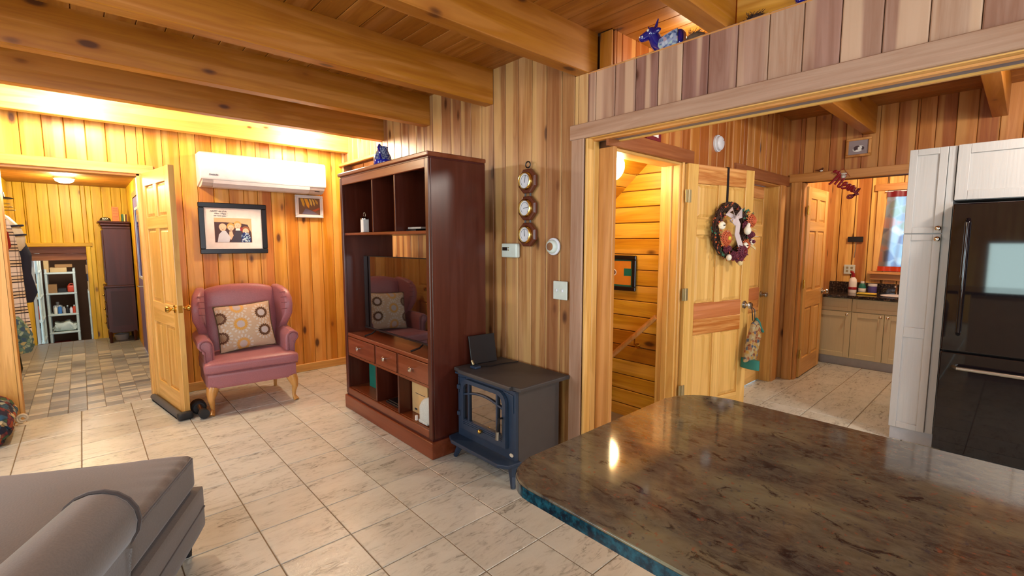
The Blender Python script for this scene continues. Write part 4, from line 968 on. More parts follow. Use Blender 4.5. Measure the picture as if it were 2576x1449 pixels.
obj('edge_band', mb, M_edgerefl, pn, smooth=True, label='granite top edge with its teal daylight reflection painted on')
obj('base_cabinet', MB().box((0.99, -2.15, .09), (1.50, 0.36, .888), .004), M_cream, pn); obj('toe_kick', MB().box((1.02, -2.12, 0), (1.45, 0.33, .09)), M_toe, pn)
obj('corbel', MB().prism([(0.99, .887), (0.80, .887), (0.80, .86), (0.96, .66), (0.99, .66)], 0.05, 0.09, 'y'), M_cream, pn)

# ---- refrigerator
fr = thing('refrigerator', 'black glossy bottom freezer refrigerator beside the white pantry cabinet', 'refrigerator', (4.6, -0.10, 0))
M_fridge = plain('fridge_black_steel', (20, 15, 18), 0.035, 0.05)
obj('cabinet', MB().box((4.25, -0.555, .03), (4.95, 0.335, 1.69), .004), M_black, fr)
obj('door', MB().box((4.18, -0.105, .725), (4.245, 0.340, 1.685), .008, seg=2), M_fridge, fr, label='left upper door')
obj('door', MB().box((4.18, -0.555, .725), (4.245, -0.110, 1.685), .008, seg=2), M_fridge, fr, label='right upper door')
obj('freezer_drawer', MB().box((4.18, -0.555, .045), (4.245, 0.340, .715), .008, seg=2), M_fridge, fr)
for nm, pts in (('door_handle', [(4.18, .262, .84), (4.125, .262, .86), (4.118, .262, 1.2), (4.125, .262, 1.56), (4.18, .262, 1.58)]), ('freezer_handle', [(4.18, .27, .625), (4.125, .25, .625), (4.118, -.1, .625), (4.125, -.46, .625), (4.18, -.48, .625)])):
    obj(nm, MB().tube(pts, .012, 10), M_fridge if nm[0] == 'd' else M_steel, fr, smooth=True)
obj('foot', MB().box((4.20, -0.50, 0), (4.30, 0.30, .044)), M_black, fr)
# ---- pantry and over-fridge cupboards
def shaker(name, parent, x, ya, yb, za, zb, mat, fw=.055, mid=None, t=.02):
    """door facing -x; frame as four boards round a sunk panel"""
    mb = MB(); y0, y1 = sorted((ya, yb))
    mb.box((x, y0, za), (x + t, y0 + fw, zb), .002).box((x, y1 - fw, za), (x + t, y1, zb), .002)
    mb.box((x, y0 + fw, za), (x + t, y1 - fw, za + fw), .002).box((x, y0 + fw, zb - fw), (x + t, y1 - fw, zb), .002)
    if mid: mb.box((x, y0 + fw, mid[0]), (x + t, y1 - fw, mid[1]), .002)
    d = obj(name, mb, mat, parent)
    obj('panel', MB().box((x + .008, y0 + fw - .002, za + fw - .002), (x + .014, y1 - fw + .002, zb - fw + .002)), mat, d); return d
def cabknob(parent, x, y, z, r=.016):
    M = Matrix.Translation((x, y, z)) @ Matrix.Rotation(R(-90), 4, 'Y')
    return obj('knob', MB().lathe([(.006, 0), (.006, .014), (r, .020), (r * 1.05, .026), (r * .7, .032), (.003, .034)], seg=16, M=M), M_chrome, parent, smooth=True)
pt = thing('pantry_cabinet', 'tall narrow white pantry cabinet left of the black refrigerator', 'cabinet', (4.6, 0.48, 0))
obj('carcass', MB().box((4.30, 0.352, .10), (4.95, 0.592, 2.07)), M_cab, pt); obj('toe_kick', MB().box((4.325, 0.352, 0), (4.95, 0.588, .10)), M_toe, pt)
d = shaker('door', pt, 4.278, 0.592, 0.395, 1.497, 2.068, M_cab, .042); cabknob(d, 4.278, .412, 1.53)
d = shaker('door', pt, 4.278, 0.592, 0.395, .102, 1.490, M_cab, .042, mid=(.765, .838)); cabknob(d, 4.278, .412, 1.458)
obj('filler', MB().box((4.290, 0.352, .102), (4.30, 0.391, 2.068)), M_cab, pt)
oc = thing('wall_cabinet', 'wide white cupboard above the black refrigerator', 'cabinet', (4.6, -0.1, 1.705))
obj('carcass', MB().box((4.30, -0.555, 1.712), (4.95, 0.347, 2.07)), M_cab, oc)
shaker('door', oc, 4.278, -0.105, 0.347, 1.714, 2.070, M_cab, .06); shaker('door', oc, 4.278, -0.555, -0.109, 1.714, 2.070, M_cab, .06)

# ---- laundry vanity
vn = thing('vanity', 'cream base cabinet with dark granite counter in the laundry room', 'cabinet', (6.72, 0.9, 0))
obj('carcass', MB().box((6.47, 0.01, .10), (7.005, 1.655, .797)), M_van, vn); obj('toe_kick', MB().box((6.50, 0.01, 0), (7.0, 1.64, .10)), M_toe, vn)
obj('countertop', MB().box((6.41, 0.01, .797), (7.005, 1.655, .83), .003), M_granite2, vn); obj('backsplash', MB().box((6.985, 0.01, .83), (7.005, 1.655, .945)), M_granite2, vn)
shaker('drawer', vn, 6.45, 1.30, 1.65, .645, .79, M_van, .04); shaker('drawer', vn, 6.45, 0.62, 1.295, .645, .79, M_van, .04)
d = shaker('door', vn, 6.45, 1.30, 1.65, .105, .635, M_van, .055); cabknob(d, 6.45, 1.338, .605, .014)
d = shaker('door', vn, 6.45, 1.0, 1.295, .105, .635, M_van, .055); cabknob(d, 6.45, 1.03, .605, .014)
d = shaker('door', vn, 6.45, 0.70, 0.995, .105, .635, M_van, .055); cabknob(d, 6.45, .965, .605, .014)
obj('sink', MB().lathe([(.16, .8302), (.165, .834), (.15, .836), (.145, .832)], (6.72, 0.93, 0), 24), M_white, vn, smooth=True)
obj('faucet', MB().tube([(6.93, .98, .83), (6.93, .98, .92), (6.90, .98, .94), (6.84, .98, .925)], [.014, .012, .010, .009], 8), M_chrome, vn, smooth=True)
obj('faucet_handle', MB().tube([(6.93, .87, .83), (6.93, .87, .90)], [.014, .010], 8), M_chrome, vn, smooth=True)
t = thing('spray_bottle', 'white and red spray bottle on the laundry counter', 'bottle', (6.78, 1.372, .83))
obj('body', MB().lathe([(.038, .001), (.040, .02), (.040, .13), (.034, .165), (.016, .19), (.014, .20)], (6.78, 1.372, .83), 18), M_paper, t, smooth=True)
obj('label_band', MB().lathe([(.0405, .04), (.041, .041), (.041, .07), (.0405, .071)], (6.78, 1.372, .83), 18), M_red, t, smooth=True)
obj('trigger', MB().tube([(6.78, 1.372, 1.02), (6.78, 1.376, 1.06), (6.755, 1.39, 1.085)], [.020, .017, .012], 8).tube([(6.78, 1.376, 1.07), (6.77, 1.40, 1.08)], [.02, .008], 8), M_red, t, smooth=True)
t = thing('bottle', 'dark green bottle with white cap on the laundry counter', 'bottle', (6.80, 1.282, .83))
obj('body', MB().lathe([(.034, .001), (.036, .02), (.036, .085), (.022, .11), (.018, .12)], (6.80, 1.282, .83), 18), MATS['green_binder'], t, smooth=True); obj('label_band', MB().lathe([(.0365, .02), (.037, .021), (.037, .06), (.0365, .061)], (6.80, 1.282, .83), 18), M_paper, t, smooth=True); obj('cap', MB().lathe([(.019, .12), (.019, .145)], (6.80, 1.282, .83), 14), M_white, t, smooth=True)
t = thing('jar', 'purple jar with white lid on the laundry counter', 'jar', (6.83, 1.19, .83))
obj('body', MB().lathe([(.042, .001), (.044, .01), (.044, .085), (.04, .09)], (6.83, 1.19, .83), 18), plain('purple_label', (86, 74, 140), .4), t, smooth=True); obj('lid', MB().lathe([(.045, .09), (.045, .115)], (6.83, 1.19, .83), 18), M_white, t, smooth=True)
single('sponge_cloth', MB().soft((6.62, 1.12, .8305), (6.72, 1.30, .850), .009, 4), M_yellow, 'folded yellow cloth lying on the laundry counter before the jar', 'cloth', (6.67, 1.21, .8305), smooth=True)
t = thing('outlet_plate', 'ivory outlet plate on the laundry room back wall', 'outlet', (7.008, 1.45, 1.09))
obj('plate', MB().box((7.000, 1.405, 1.04), (7.008, 1.52, 1.155), .003), M_ivory, t)
for yy in (1.485, 1.44): 
    for zz in (1.078, 1.118): obj('socket', MB().box((6.9975, yy - .012, zz - .013), (7.0002, yy + .012, zz + .013), .001), M_blkhinge, t)
t = thing('key_hook', 'dark key rail with a short chain on the laundry room back wall', 'hook', (7.0, 1.415, 1.47))
obj('rail', MB().box((6.99, 1.345, 1.435), (7.008, 1.50, 1.50), .003), M_black, t); obj('chain', MB().tube([(6.985, 1.41, 1.43), (6.985, 1.412, 1.34), (6.985, 1.42, 1.245)], .005, 6), M_steel, t, smooth=True)
# window casing and curtain
trimz('trim_20', (6.995, 1.14, 1.09), (7.008, 1.235, 2.04), M_trimyel); trim('trim_20', (6.985, 0.3, 2.035), (7.008, 1.26, 2.115), M_trimkit, 'y'); trim('trim_20', (6.95, 0.3, 1.055), (7.008, 1.27, 1.085), M_trimkit, 'y'); trim('trim_20', (6.995, 0.3, .985), (7.008, 1.25, 1.055), M_trimkit, 'y')
cu = thing('curtain', 'patchwork print curtain hanging over the laundry room window', 'curtain', (6.965, 0.9, 2.03))
mb = MB(); nn = 60; V = []
for i in range(nn + 1):
    u = i / nn; col = []
    for k in range(9):
        z = 2.015 - k * (.915 / 8); flare = (k / 8) ** 1.3
        y = 1.135 - u * .75 + .045 * flare * (1 - u)
        col.append(mb.bm.verts.new((6.965 + .010 * math.sin(u * 40 + k * .2), y, z)))
    V.append(col)
for i in range(nn):
    for k in range(8): mb.bm.faces.new((V[i][k], V[i + 1][k], V[i + 1][k + 1], V[i][k + 1]))
obj('panel', mb, M_quilt, cu, smooth=True)
for nm, k0, m_ in (('top_band', 0, MATS['deep_red_card']), ('bottom_band', 8, M_red2)):
    mb = MB(); A = []
    for i in range(nn + 1):
        u = i / nn; y = 1.137 - u * .75 + (.045 * (1 - u) if k0 else 0); xx = 6.963 + .010 * math.sin(u * 40 + k0 * .2) - .003
        z0_, z1_ = ((1.955, 2.022) if k0 == 0 else (1.095, 1.15)); A.append((mb.bm.verts.new((xx, y, z0_)), mb.bm.verts.new((xx, y, z1_))))
    for i in range(nn): mb.bm.faces.new((A[i][0], A[i + 1][0], A[i + 1][1], A[i][1]))
    obj(nm, mb, m_, cu, smooth=True)
obj('curtain_rod', MB().cyl((6.968, .3, 2.02), (6.968, 1.16, 2.02), .006, seg=8), M_white, cu, smooth=True)

# ================================================================== WALL THINGS
def text_mesh(body, size, M, mat, parent, name='lettering', shear=0.0, ext=0.0008, spacing=1.0):
    cu_ = bpy.data.curves.new('t', 'FONT'); cu_.body = body; cu_.size = size; cu_.shear = shear; cu_.extrude = ext; cu_.space_character = spacing; cu_.resolution_u = 2; cu_.align_x = 'CENTER'
    o = bpy.data.objects.new('t', cu_); C.objects.link(o); dg = bpy.context.evaluated_depsgraph_get(); me = bpy.data.meshes.new_from_object(o.evaluated_get(dg))
    bpy.data.objects.remove(o); me.transform(inv_of(parent) @ M); me.materials.clear(); me.materials.append(mat)
    q = bpy.data.objects.new(name, me); C.objects.link(q); q.parent = parent; q['kind'] = 'stuff'; return q
def faceM(pos, right, up):
    r_, u_ = Vector(right).normalized(), Vector(up).normalized(); n_ = r_.cross(u_); M = Matrix((r_, u_, n_)).transposed().to_4x4(); M.translation = pos; return M
# ---- air conditioner
ac = thing('air_conditioner', 'long white wall mounted air conditioner on the golden plank wall', 'air conditioner', (1.45, 5.33, 1.95))
XA, XB = 0.845, 1.985
prof = [(5.338, 1.955), (5.338, 2.262), (5.155, 2.262), (5.125, 2.245), (5.118, 2.03), (5.125, 2.015)]
prof2 = [(5.338, 1.955), (5.13, 2.014), (5.145, 1.985), (5.19, 1.958), (5.24, 1.948)]
obj('body', MB().prism(prof, XA, XB, 'x', .010, seg=2), M_white, ac, smooth=True)
obj('underside', MB().prism(prof2, XA + .012, XB - .012, 'x', .004), plain('ac_underside', (206, 204, 204), .4), ac)
obj('louvre', MB().prism([(5.128, 2.010), (5.139, 1.984), (5.184, 1.955), (5.235, 1.9465), (5.235, 1.944), (5.182, 1.951), (5.135, 1.981), (5.124, 2.009)], XA + .10, XB - .17, 'x'), M_white, ac)
text_mesh('DAIKIN', .022, faceM((XA + .10, 5.1165, 2.05), (1, 0, 0), (0, 0, 1)), M_ink, ac, shear=.2)
obj('display', MB().box((XB - .11, 5.160, 1.968), (XB - .06, 5.166, 1.974)), M_black, ac)
# ---- framed pictures
def frame(name, label, x0, x1, z0, z1, y, fw, mf, mm, face='y', depth=.022):
    t = thing(name, label, 'picture', ((x0 + x1) / 2, y, z0) if face == 'y' else (y, (x0 + x1) / 2, z0))
    for a, b, c_, d_ in ((x0, x1, z1 - fw, z1), (x0, x1, z0, z0 + fw), (x0, x0 + fw, z0 + fw, z1 - fw), (x1 - fw, x1, z0 + fw, z1 - fw)):
        mb = MB().box((a, y - depth, c_), (b, y, d_), .005) if face == 'y' else MB().box((y - depth, a, c_), (y, b, d_), .005)
        obj('frame', mb, mf, t)
    mb = MB().box((x0 + fw - .002, y - .008, z0 + fw - .002), (x1 - fw + .002, y - .001, z1 - fw + .002)) if face == 'y' else MB().box((y - .008, x0 + fw - .002, z0 + fw - .002), (y - .001, x1 - fw + .002, z1 - fw + .002))
    obj('mat_board', mb, mm, t); return t
fp = frame('framed_photo', 'black framed photograph of four small children with handwriting on its white mount', .838, 1.432, 1.322, 1.815, 5.338, .048, M_black, M_paper)
yF = 5.338 - .0082
ph = obj('photograph', MB().box((.965, yF - .0006, 1.432), (1.29, yF + .0002, 1.672)), plain('print_backdrop', (212, 178, 136), .6), fp)
def blob(cx, cz, rx, rz, m, k, rot=0.0, n=18):
    mb = MB(); c_, s_ = math.cos(rot), math.sin(rot)
    mb.prism([(cx + rx * math.cos(a) * c_ - rz * math.sin(a) * s_, cz + rx * math.cos(a) * s_ + rz * math.sin(a) * c_) for a in [2 * math.pi * i / n for i in range(n)]], yF - .0008 - .00025 * k, yF - .0004 - .00025 * k, 'y')
    return mb
def pr(name, mb, m): o = obj(name, mb, m, ph); return o
M_pb = plain('print_dark_couch', (70, 48, 52), .6); M_hair1 = plain('print_hair_fair', (214, 160, 84), .6); M_hair2 = plain('print_hair_brown', (150, 92, 56), .6); M_lt = plain('print_pale_shirt', (206, 212, 224), .6); M_dk = plain('print_slate', (58, 56, 72), .6)
pr('couch', MB().prism([(.966, 1.433), (.966, 1.63), (1.06, 1.63), (1.20, 1.62), (1.255, 1.61), (1.285, 1.53), (1.289, 1.433)], yF - .0010, yF - .0006, 'y'), M_pb)
for k, (cx, cz, hr, hm, rx) in enumerate(((1.035, 1.575, .034, M_skin, .027), (1.105, 1.580, .036, M_hair1, .026), (1.165, 1.600, .036, M_hair1, .028), (1.235, 1.548, .038, M_hair2, .027))):
    pr('hair', blob(cx, cz + .008, hr * .95, hr, hm, 2), hm); pr('head', blob(cx, cz - .004, rx, rx * 1.12, M_skin, 3), M_skin)
    for s_ in (-1, 1): pr('eye', blob(cx + s_ * .010, cz - .002, .0028, .0022, M_ink, 4, n=8), M_ink)
    pr('mouth', blob(cx, cz - .018, .007, .0022, M_red, 4, n=8), M_darkred)
pr('shirt', MB().prism([(.985, 1.434), (1.0, 1.51), (1.03, 1.545), (1.06, 1.545), (1.10, 1.48), (1.085, 1.434)], yF - .0017, yF - .0012, 'y'), M_lt)
pr('arm', MB().prism([(1.085, 1.47), (1.09, 1.54), (1.115, 1.545), (1.125, 1.50), (1.105, 1.46)], yF - .0014, yF - .0011, 'y'), M_skin)
pr('shirt', MB().prism([(1.10, 1.434), (1.125, 1.50), (1.15, 1.55), (1.19, 1.55), (1.205, 1.47), (1.195, 1.434)], yF - .0016, yF - .0012, 'y'), M_dk)
pr('collar', MB().prism([(1.145, 1.55), (1.148, 1.57), (1.185, 1.57), (1.188, 1.55)], yF - .0018, yF - .0013, 'y'), M_paper)
pr('sleeve', MB().prism([(1.187, 1.545), (1.187, 1.585), (1.205, 1.58), (1.205, 1.545)], yF - .0018, yF - .0013, 'y'), M_red)
pr('dress', MB().prism([(1.19, 1.434), (1.195, 1.51), (1.215, 1.535), (1.255, 1.53), (1.278, 1.48), (1.275, 1.434)], yF - .0020, yF - .0015, 'y'), M_navyfl)
for k, (txt, xx, zz) in enumerate((('HAPPY 4th Kids', 1.005, 1.727), ('Mimi ! Papa !', 1.025, 1.706), ('we love you !', 1.02, 1.685))):
    text_mesh(txt, .021, faceM((xx, yF - .0006, zz), (1, 0, 0), (0, 0, 1)), M_ink, fp, shear=.3)
fp2 = frame('framed_painting', 'small white framed autumn river painting under the air conditioner', 1.722, 2.018, 1.700, 1.942, 5.338, .022, M_white, M_paper)
xa, xb = 1.76, 1.985
pg = obj('painting', MB().box((xa, yF - .0006, 1.735), (xb, yF + .0002, 1.912)), plain('painting_umber', (112, 84, 62), .6), fp2)
for k, (px_, w_, hh, cc) in enumerate(((1.80, .022, .09, (206, 156, 46)), (1.845, .028, .10, (220, 160, 40)), (1.885, .018, .08, (214, 182, 90)), (1.915, .015, .075, (208, 176, 80)), (1.945, .02, .06, (190, 150, 60)))):
    o_ = obj('tree', MB().prism([(px_ - w_, 1.905), (px_ + w_ * .3, 1.905 - k * .004), (px_ + w_, 1.905 - hh * .6), (px_ + w_ * .8, 1.905 - hh), (px_, 1.905 - hh * .8)], yF - .0012, yF - .0007, 'y'), plain('painting_gold_%d' % k, cc, .6), pg)
obj('river', MB().prism([(1.79, 1.737), (1.83, 1.80), (1.90, 1.775), (1.97, 1.737)], yF - .0012, yF - .0007, 'y'), plain('painting_river', (112, 108, 130), .6), pg)
obj('bank', MB().prism([(1.90, 1.778), (1.98, 1.815), (1.98, 1.795), (1.93, 1.77)], yF - .0014, yF - .0009, 'y'), plain('painting_rust', (176, 84, 46), .6), pg)

# ---- weather station on the rosy wall
wsn = thing('weather_station', 'three linked octagonal wooden weather dials hanging on the rosy plank wall', 'barometer', (2.24, 2.272, 1.41))
def octa(cy, cz, r): return [(cy + r * math.cos(R(22.5 + 45 * i)), cz + r * math.sin(R(22.5 + 45 * i))) for i in range(8)]
M_brown = plain('varnished_brown', (96, 48, 30), .3)
for k, cz in enumerate((1.840, 1.662, 1.487)):
    pq = obj('plaque', MB().prism(octa(2.272, cz, .086), 2.205, 2.238, 'x', .010), M_brown, wsn)
    M = Matrix.Translation((2.205, 2.272, cz)) @ Matrix.Rotation(R(-90), 4, 'Y')
    obj('bezel', MB().lathe([(.060, 0), (.060, .012), (.056, .020), (.050, .022), (.049, .010)], seg=32, M=M), M_brass, pq, smooth=True)
    obj('dial', MB().lathe([(.0485, .0104), (.0485, .0118)], seg=32, M=M), M_white, pq)
    a_ = (1.4, 0.15, 1.7)[k]
    obj('needle', MB().tube([(2.1915, 2.272 + .012 * math.cos(a_), cz - .012 * math.sin(a_)), (2.1915, 2.272 - .036 * math.cos(a_), cz + .036 * math.sin(a_))], .0016, 5), M_ink, pq)
    obj('scale', MB().tube([(2.1925, 2.272 + .037 * math.cos(R(a)), cz + .037 * math.sin(R(a))) for a in range(-50, 231, 20)], .0011, 4), M_ink, pq)
for cz in (1.752, 1.575):
    for s_ in (-1, 1): obj('link', MB().tube([(2.222, 2.272 + s_ * .024, cz + .018), (2.222, 2.272 + s_ * .024, cz - .018)], .007, 8), M_black, wsn, smooth=True)
obj('hanger_ring', MB().tube([(2.222, 2.272 + .022 * math.cos(R(a)), 1.948 + .020 * math.sin(R(a))) for a in range(-90, 271, 30)], .0045, 6), M_black, wsn, smooth=True)
t = thing('thermostat', 'rectangular white digital thermostat left of the weather dials', 'thermostat', (2.235, 2.44, 1.325))
obj('case', MB().box((2.200, 2.362, 1.330), (2.237, 2.518, 1.428), .008, seg=2), M_ivory, t); obj('display', MB().box((2.1985, 2.455, 1.378), (2.2002, 2.505, 1.402)), M_black, t)
for yy in (2.442, ): 
    for zz in (1.398, 1.382): obj('button', MB().box((2.197, yy - .006, zz - .004), (2.2002, yy + .006, zz + .004)), M_blkhinge, t)
t = thing('thermostat', 'round white dial thermostat above the double light switch', 'thermostat', (2.235, 2.05, 1.36))
M = Matrix.Translation((2.237, 2.050, 1.409)) @ Matrix.Rotation(R(-90), 4, 'Y')
obj('wall_ring', MB().lathe([(.056, 0), (.054, .008), (.046, .010)], seg=32, M=M), M_white, t, smooth=True); obj('dial_body', MB().lathe([(.044, .008), (.043, .026), (.036, .034), (.028, .036)], seg=32, M=M), M_ivory, t, smooth=True); obj('lens', MB().lathe([(.027, .0345), (.026, .038)], seg=28, M=M), M_chrome, t, smooth=True)
t = thing('switch_plate', 'white double light switch plate beside the kitchen opening post', 'switch', (2.235, 1.985, 1.07))
obj('plate', MB().box((2.229, 1.926, 1.072), (2.237, 2.044, 1.190), .003), M_ivory, t)
for yy in (1.961, 2.009): obj('toggle', MB().box((2.219, yy - .005, 1.122), (2.2295, yy + .005, 1.140), .002), M_white, t)
# ---- smoke detector and red sign on stair wall
t = thing('smoke_detector', 'round white smoke detector above the wreath door', 'smoke detector', (3.74, 1.69, 2.20)); M = Matrix.Translation((3.735, 1.699, 2.205)) @ Matrix.Rotation(R(90), 4, 'X')
obj('base', MB().lathe([(.066, 0), (.064, .014)], seg=32, M=M), M_white, t, smooth=True); obj('cover', MB().lathe([(.056, .013), (.053, .032), (.04, .042), (.01, .044)], seg=32, M=M), M_white, t, smooth=True); obj('lamp', MB().lathe([(.004, .040), (.003, .046)], seg=8, M=M @ Matrix.Translation((.02, .02, 0))), M_red, t)
t = thing('wall_sign', 'deep red sign with a white picture on top of the stairs door head', 'sign', (2.80, 1.69, 2.097))
obj('card', MB().box((2.71, 1.688, 2.097), (2.885, 1.698, 2.28), .001), M_darkred, t); obj('print', MB().prism([(2.755, 2.125), (2.755, 2.165), (2.79, 2.16), (2.82, 2.15), (2.85, 2.19), (2.85, 2.118)], 1.6865, 1.6882, 'y'), M_paper, t)
# ---- stair picture and handrail
sp = frame('framed_picture', 'dark framed picture of a basketball court on the stairwell wall', 2.072, 2.70, 1.045, 1.330, 3.236, .035, M_black, M_green, face='x')
obj('print', MB().box((3.2270, 2.12, 1.092), (3.2280, 2.66, 1.284)), plain('parquet_print', (206, 128, 36), .6), sp)
M_lnw = plain('court_line', (226, 196, 120), .6)
obj('court_line', MB().box((3.2264, 2.284, 1.092), (3.2270, 2.287, 1.284)), M_lnw, sp); 
Mx = Matrix.Translation((3.2264, 2.285, 1.190)) @ Matrix.Rotation(R(-90), 4, 'Y')
obj('emblem', MB().lathe([(.028, 0), (.028, .0008)], seg=24, M=Mx), M_paper, sp); obj('emblem', MB().lathe([(.021, .001), (.021, .0016)], seg=24, M=Mx), M_brown, sp); obj('emblem', MB().lathe([(.010, .0018), (.010, .0024)], seg=14, M=Mx), M_paper, sp)
obj('court_key', MB().box((3.2262, 2.12, 1.165), (3.2270, 2.185, 1.225)), M_green, sp)
hr_ = thing('handrail', 'round wooden handrail sloping down the stairwell wall', 'handrail', (3.19, 2.2, .4))
obj('rail', MB().cyl((3.185, 1.86, .872), (3.185, 3.6, -.76), .021, seg=12), M_trimkit, hr_, smooth=True)
for yy, zz in ((2.045, .675), (3.1, -.31)): obj('bracket', MB().tube([(3.185, yy, zz), (3.185, yy, zz - .045), (3.22, yy, zz - .065), (3.238, yy, zz - .065)], .006, 8).cyl((3.230, yy, zz - .065), (3.238, yy, zz - .065), .022, seg=14), M_brass, hr_, smooth=True)

# ---- wreath on stairs door
D3 = bpy.data.objects['door_3'].matrix_basis
def dl_(x, y, z): return D3 @ Vector((x, y, z))
wr = thing('wreath', 'autumn wreath of burgundy flowers and cream pumpkins hanging on the open stairs door', 'wreath', tuple(dl_(.42, -.06, 1.25)), a3)
def wo(n, mb, m, smooth=True, **k): bmesh.ops.transform(mb.bm, matrix=D3, verts=mb.bm.verts[:]); return obj(n, mb, m, wr, smooth=smooth, **k)
WX, WZ, WR = .435, 1.525, .175
random.seed(11)
wo('strap', MB().box((WX - .012, -.003, WZ + .12), (WX + .012, -.001, 1.998)).box((WX - .012, -.003, 1.996), (WX + .012, .040, 1.999)).box((WX - .010, -.035, WZ + .165), (WX + .010, -.003, WZ + .169)), M_black, smooth=False)
mb = MB()
for k in range(46):
    ph_ = random.random() * 6.28; rr1 = WR + random.uniform(-.025, .025); y_ = -.035 + random.uniform(-.018, .018); n_ = 16; st0 = random.random() * 6.28
    mb.tube([(WX + (rr1 + .014 * math.sin(4 * a + ph_)) * math.cos(a + st0), y_ + .01 * math.cos(5 * a + ph_), WZ + (rr1 + .014 * math.sin(4 * a + ph_)) * math.sin(a + st0)) for a in [4.6 * i / n_ for i in range(n_)]], .0045, 4)
wo('vine_ring', mb, M_twig, smooth=False, kind='stuff')
def wp(a, r=WR, d=-.075): return Vector((WX + r * math.cos(R(a)), d, WZ + r * math.sin(R(a))))
def flower(c, r, m, n=18, mcore=None, name='flower'):
    mb = MB()
    for lay, (rr1, lift) in enumerate(((1.0, 0), (.8, .012), (.55, .022))):
        for i in range(n - 3 * lay):
            a = 2 * math.pi * (i + .5 * lay) / (n - 3 * lay); d_ = Vector((math.cos(a), 0, math.sin(a))); t_ = Vector((-math.sin(a), 0, math.cos(a)))
            p0 = c + Vector((0, -lift, 0)); p1 = p0 + d_ * r * rr1 * .6 + Vector((0, -.012, 0)); p2 = p0 + d_ * r * rr1 + Vector((0, -.002, 0)); w_ = r * .16
            v = [mb.bm.verts.new(q) for q in (p0 - t_ * w_ * .5, p0 + t_ * w_ * .5, p1 + t_ * w_, p2, p1 - t_ * w_)]; mb.bm.faces.new(v)
    f = wo(name, mb, m, smooth=False)
    if mcore:
        mb = MB().ball(c + Vector((0, -.03, 0)), (r * .22, .012, r * .22), 10); bmesh.ops.transform(mb.bm, matrix=D3, verts=mb.bm.verts[:]); obj('flower_centre', mb, mcore, f, smooth=True)
    return f
def rose(c, r, m):
    mb = MB()
    for lay in range(4):
        n = 7 - lay
        for i in range(n):
            a = 2 * math.pi * i / n + lay * .5; rr1 = r * (1 - lay * .24); d_ = Vector((math.cos(a), 0, math.sin(a)))
            mb.ball(c + d_ * rr1 * .6 + Vector((0, -lay * .010, 0)), (r * .34, r * .22, r * .34), 8)
    return wo('rose', mb, m)
flower(wp(205, .14, -.095), .070, M_rust, 22, M_yellow); flower(wp(293, .175, -.095), .068, M_burg, 20, M_darkred); flower(wp(22, .20, -.08), .062, M_rust, 18, None); flower(wp(318, .17, -.08), .052, M_rust, 16, None)
rose(wp(268, .19, -.08), .042, M_burg); rose(wp(285, .225, -.075), .036, M_burg); rose(wp(235, .165, -.08), .038, M_burg); rose(wp(350, .185, -.08), .036, M_burg); rose(wp(15, .14, -.07), .040, M_burg); rose(wp(335, .2, -.09), .026, M_burg)
def pumpkin(c, r):
    mb = MB()
    for i in range(8):
        a = 2 * math.pi * i / 8; mb.ball(c + Vector((math.cos(a) * r * .42, 0, math.sin(a) * r * .42)), (r * .5, r * .55, r * .5), 8)
    p = wo('pumpkin', mb, M_pumpk); mb = MB().tube([c + Vector((0, -r * .5, 0)), c + Vector((.004, -r * .95, .004))], [.005, .003], 6); bmesh.ops.transform(mb.bm, matrix=D3, verts=mb.bm.verts[:]); obj('stem', mb, M_twig, p)
pumpkin(wp(170, .185, -.10), .033); pumpkin(wp(312, .155, -.10), .028); pumpkin(wp(335, .205, -.10), .026); pumpkin(wp(190, .12, -.10), .018)
wo('gourd', MB().ball(wp(0, .12, -.10), (.028, .026, .034), 14).tube([wp(0, .12, -.10) + Vector((0, 0, .02)), wp(0, .12, -.10) + Vector((.012, 0, .05)), wp(0, .12, -.10) + Vector((.022, 0, .045))], [.018, .012, .007], 8), M_pumpk)
wo('gourd', MB().ball(wp(285, .25, -.09), (.022, .02, .026), 12), M_wheat); wo('gourd', MB().ball(wp(250, .215, -.09), (.020, .02, .024), 12), M_pumpk)
# ribbon
for pts, w_ in (([(.0, 0), (.05, .06), (.07, .01), (0, 0)], .02), ([(0, 0), (-.05, .065), (-.08, .03), (0, 0)], .02), ([(0, 0), (.02, -.05), (.04, -.12), (.10, -.24)], .024), ([(0, 0), (-.03, -.05), (-.05, -.02), (0, 0)], .018)):
    w_ *= .65; c = wp(115, .10, -.10); P = [c + Vector((u, -.012 * math.sin(i * 2), v)) for i, (u, v) in enumerate(pts)]; mb = MB(); Q = []
    for i, p_ in enumerate(P):
        tdir = (P[min(i + 1, len(P) - 1)] - P[max(i - 1, 0)]).normalized(); nn_ = Vector((tdir.z, 0, -tdir.x)); nn_ = nn_.normalized() if nn_.length > .01 else Vector((0, 0, 1))
        Q.append([mb.bm.verts.new(p_ + nn_ * w_ + Vector((0, e * .004, 0))) for e in (0, 1)] + [mb.bm.verts.new(p_ - nn_ * w_ + Vector((0, -.012 - e * .004, 0))) for e in (1, 0)])
    for a_, b__ in zip(Q, Q[1:]):
        for k in range(4): mb.bm.faces.new((a_[k], a_[(k + 1) % 4], b__[(k + 1) % 4], b__[k]))
    wo('ribbon', mb, M_ribbon)
mbl = {0: MB(), 1: MB(), 2: MB(), 3: MB(), 4: MB()}
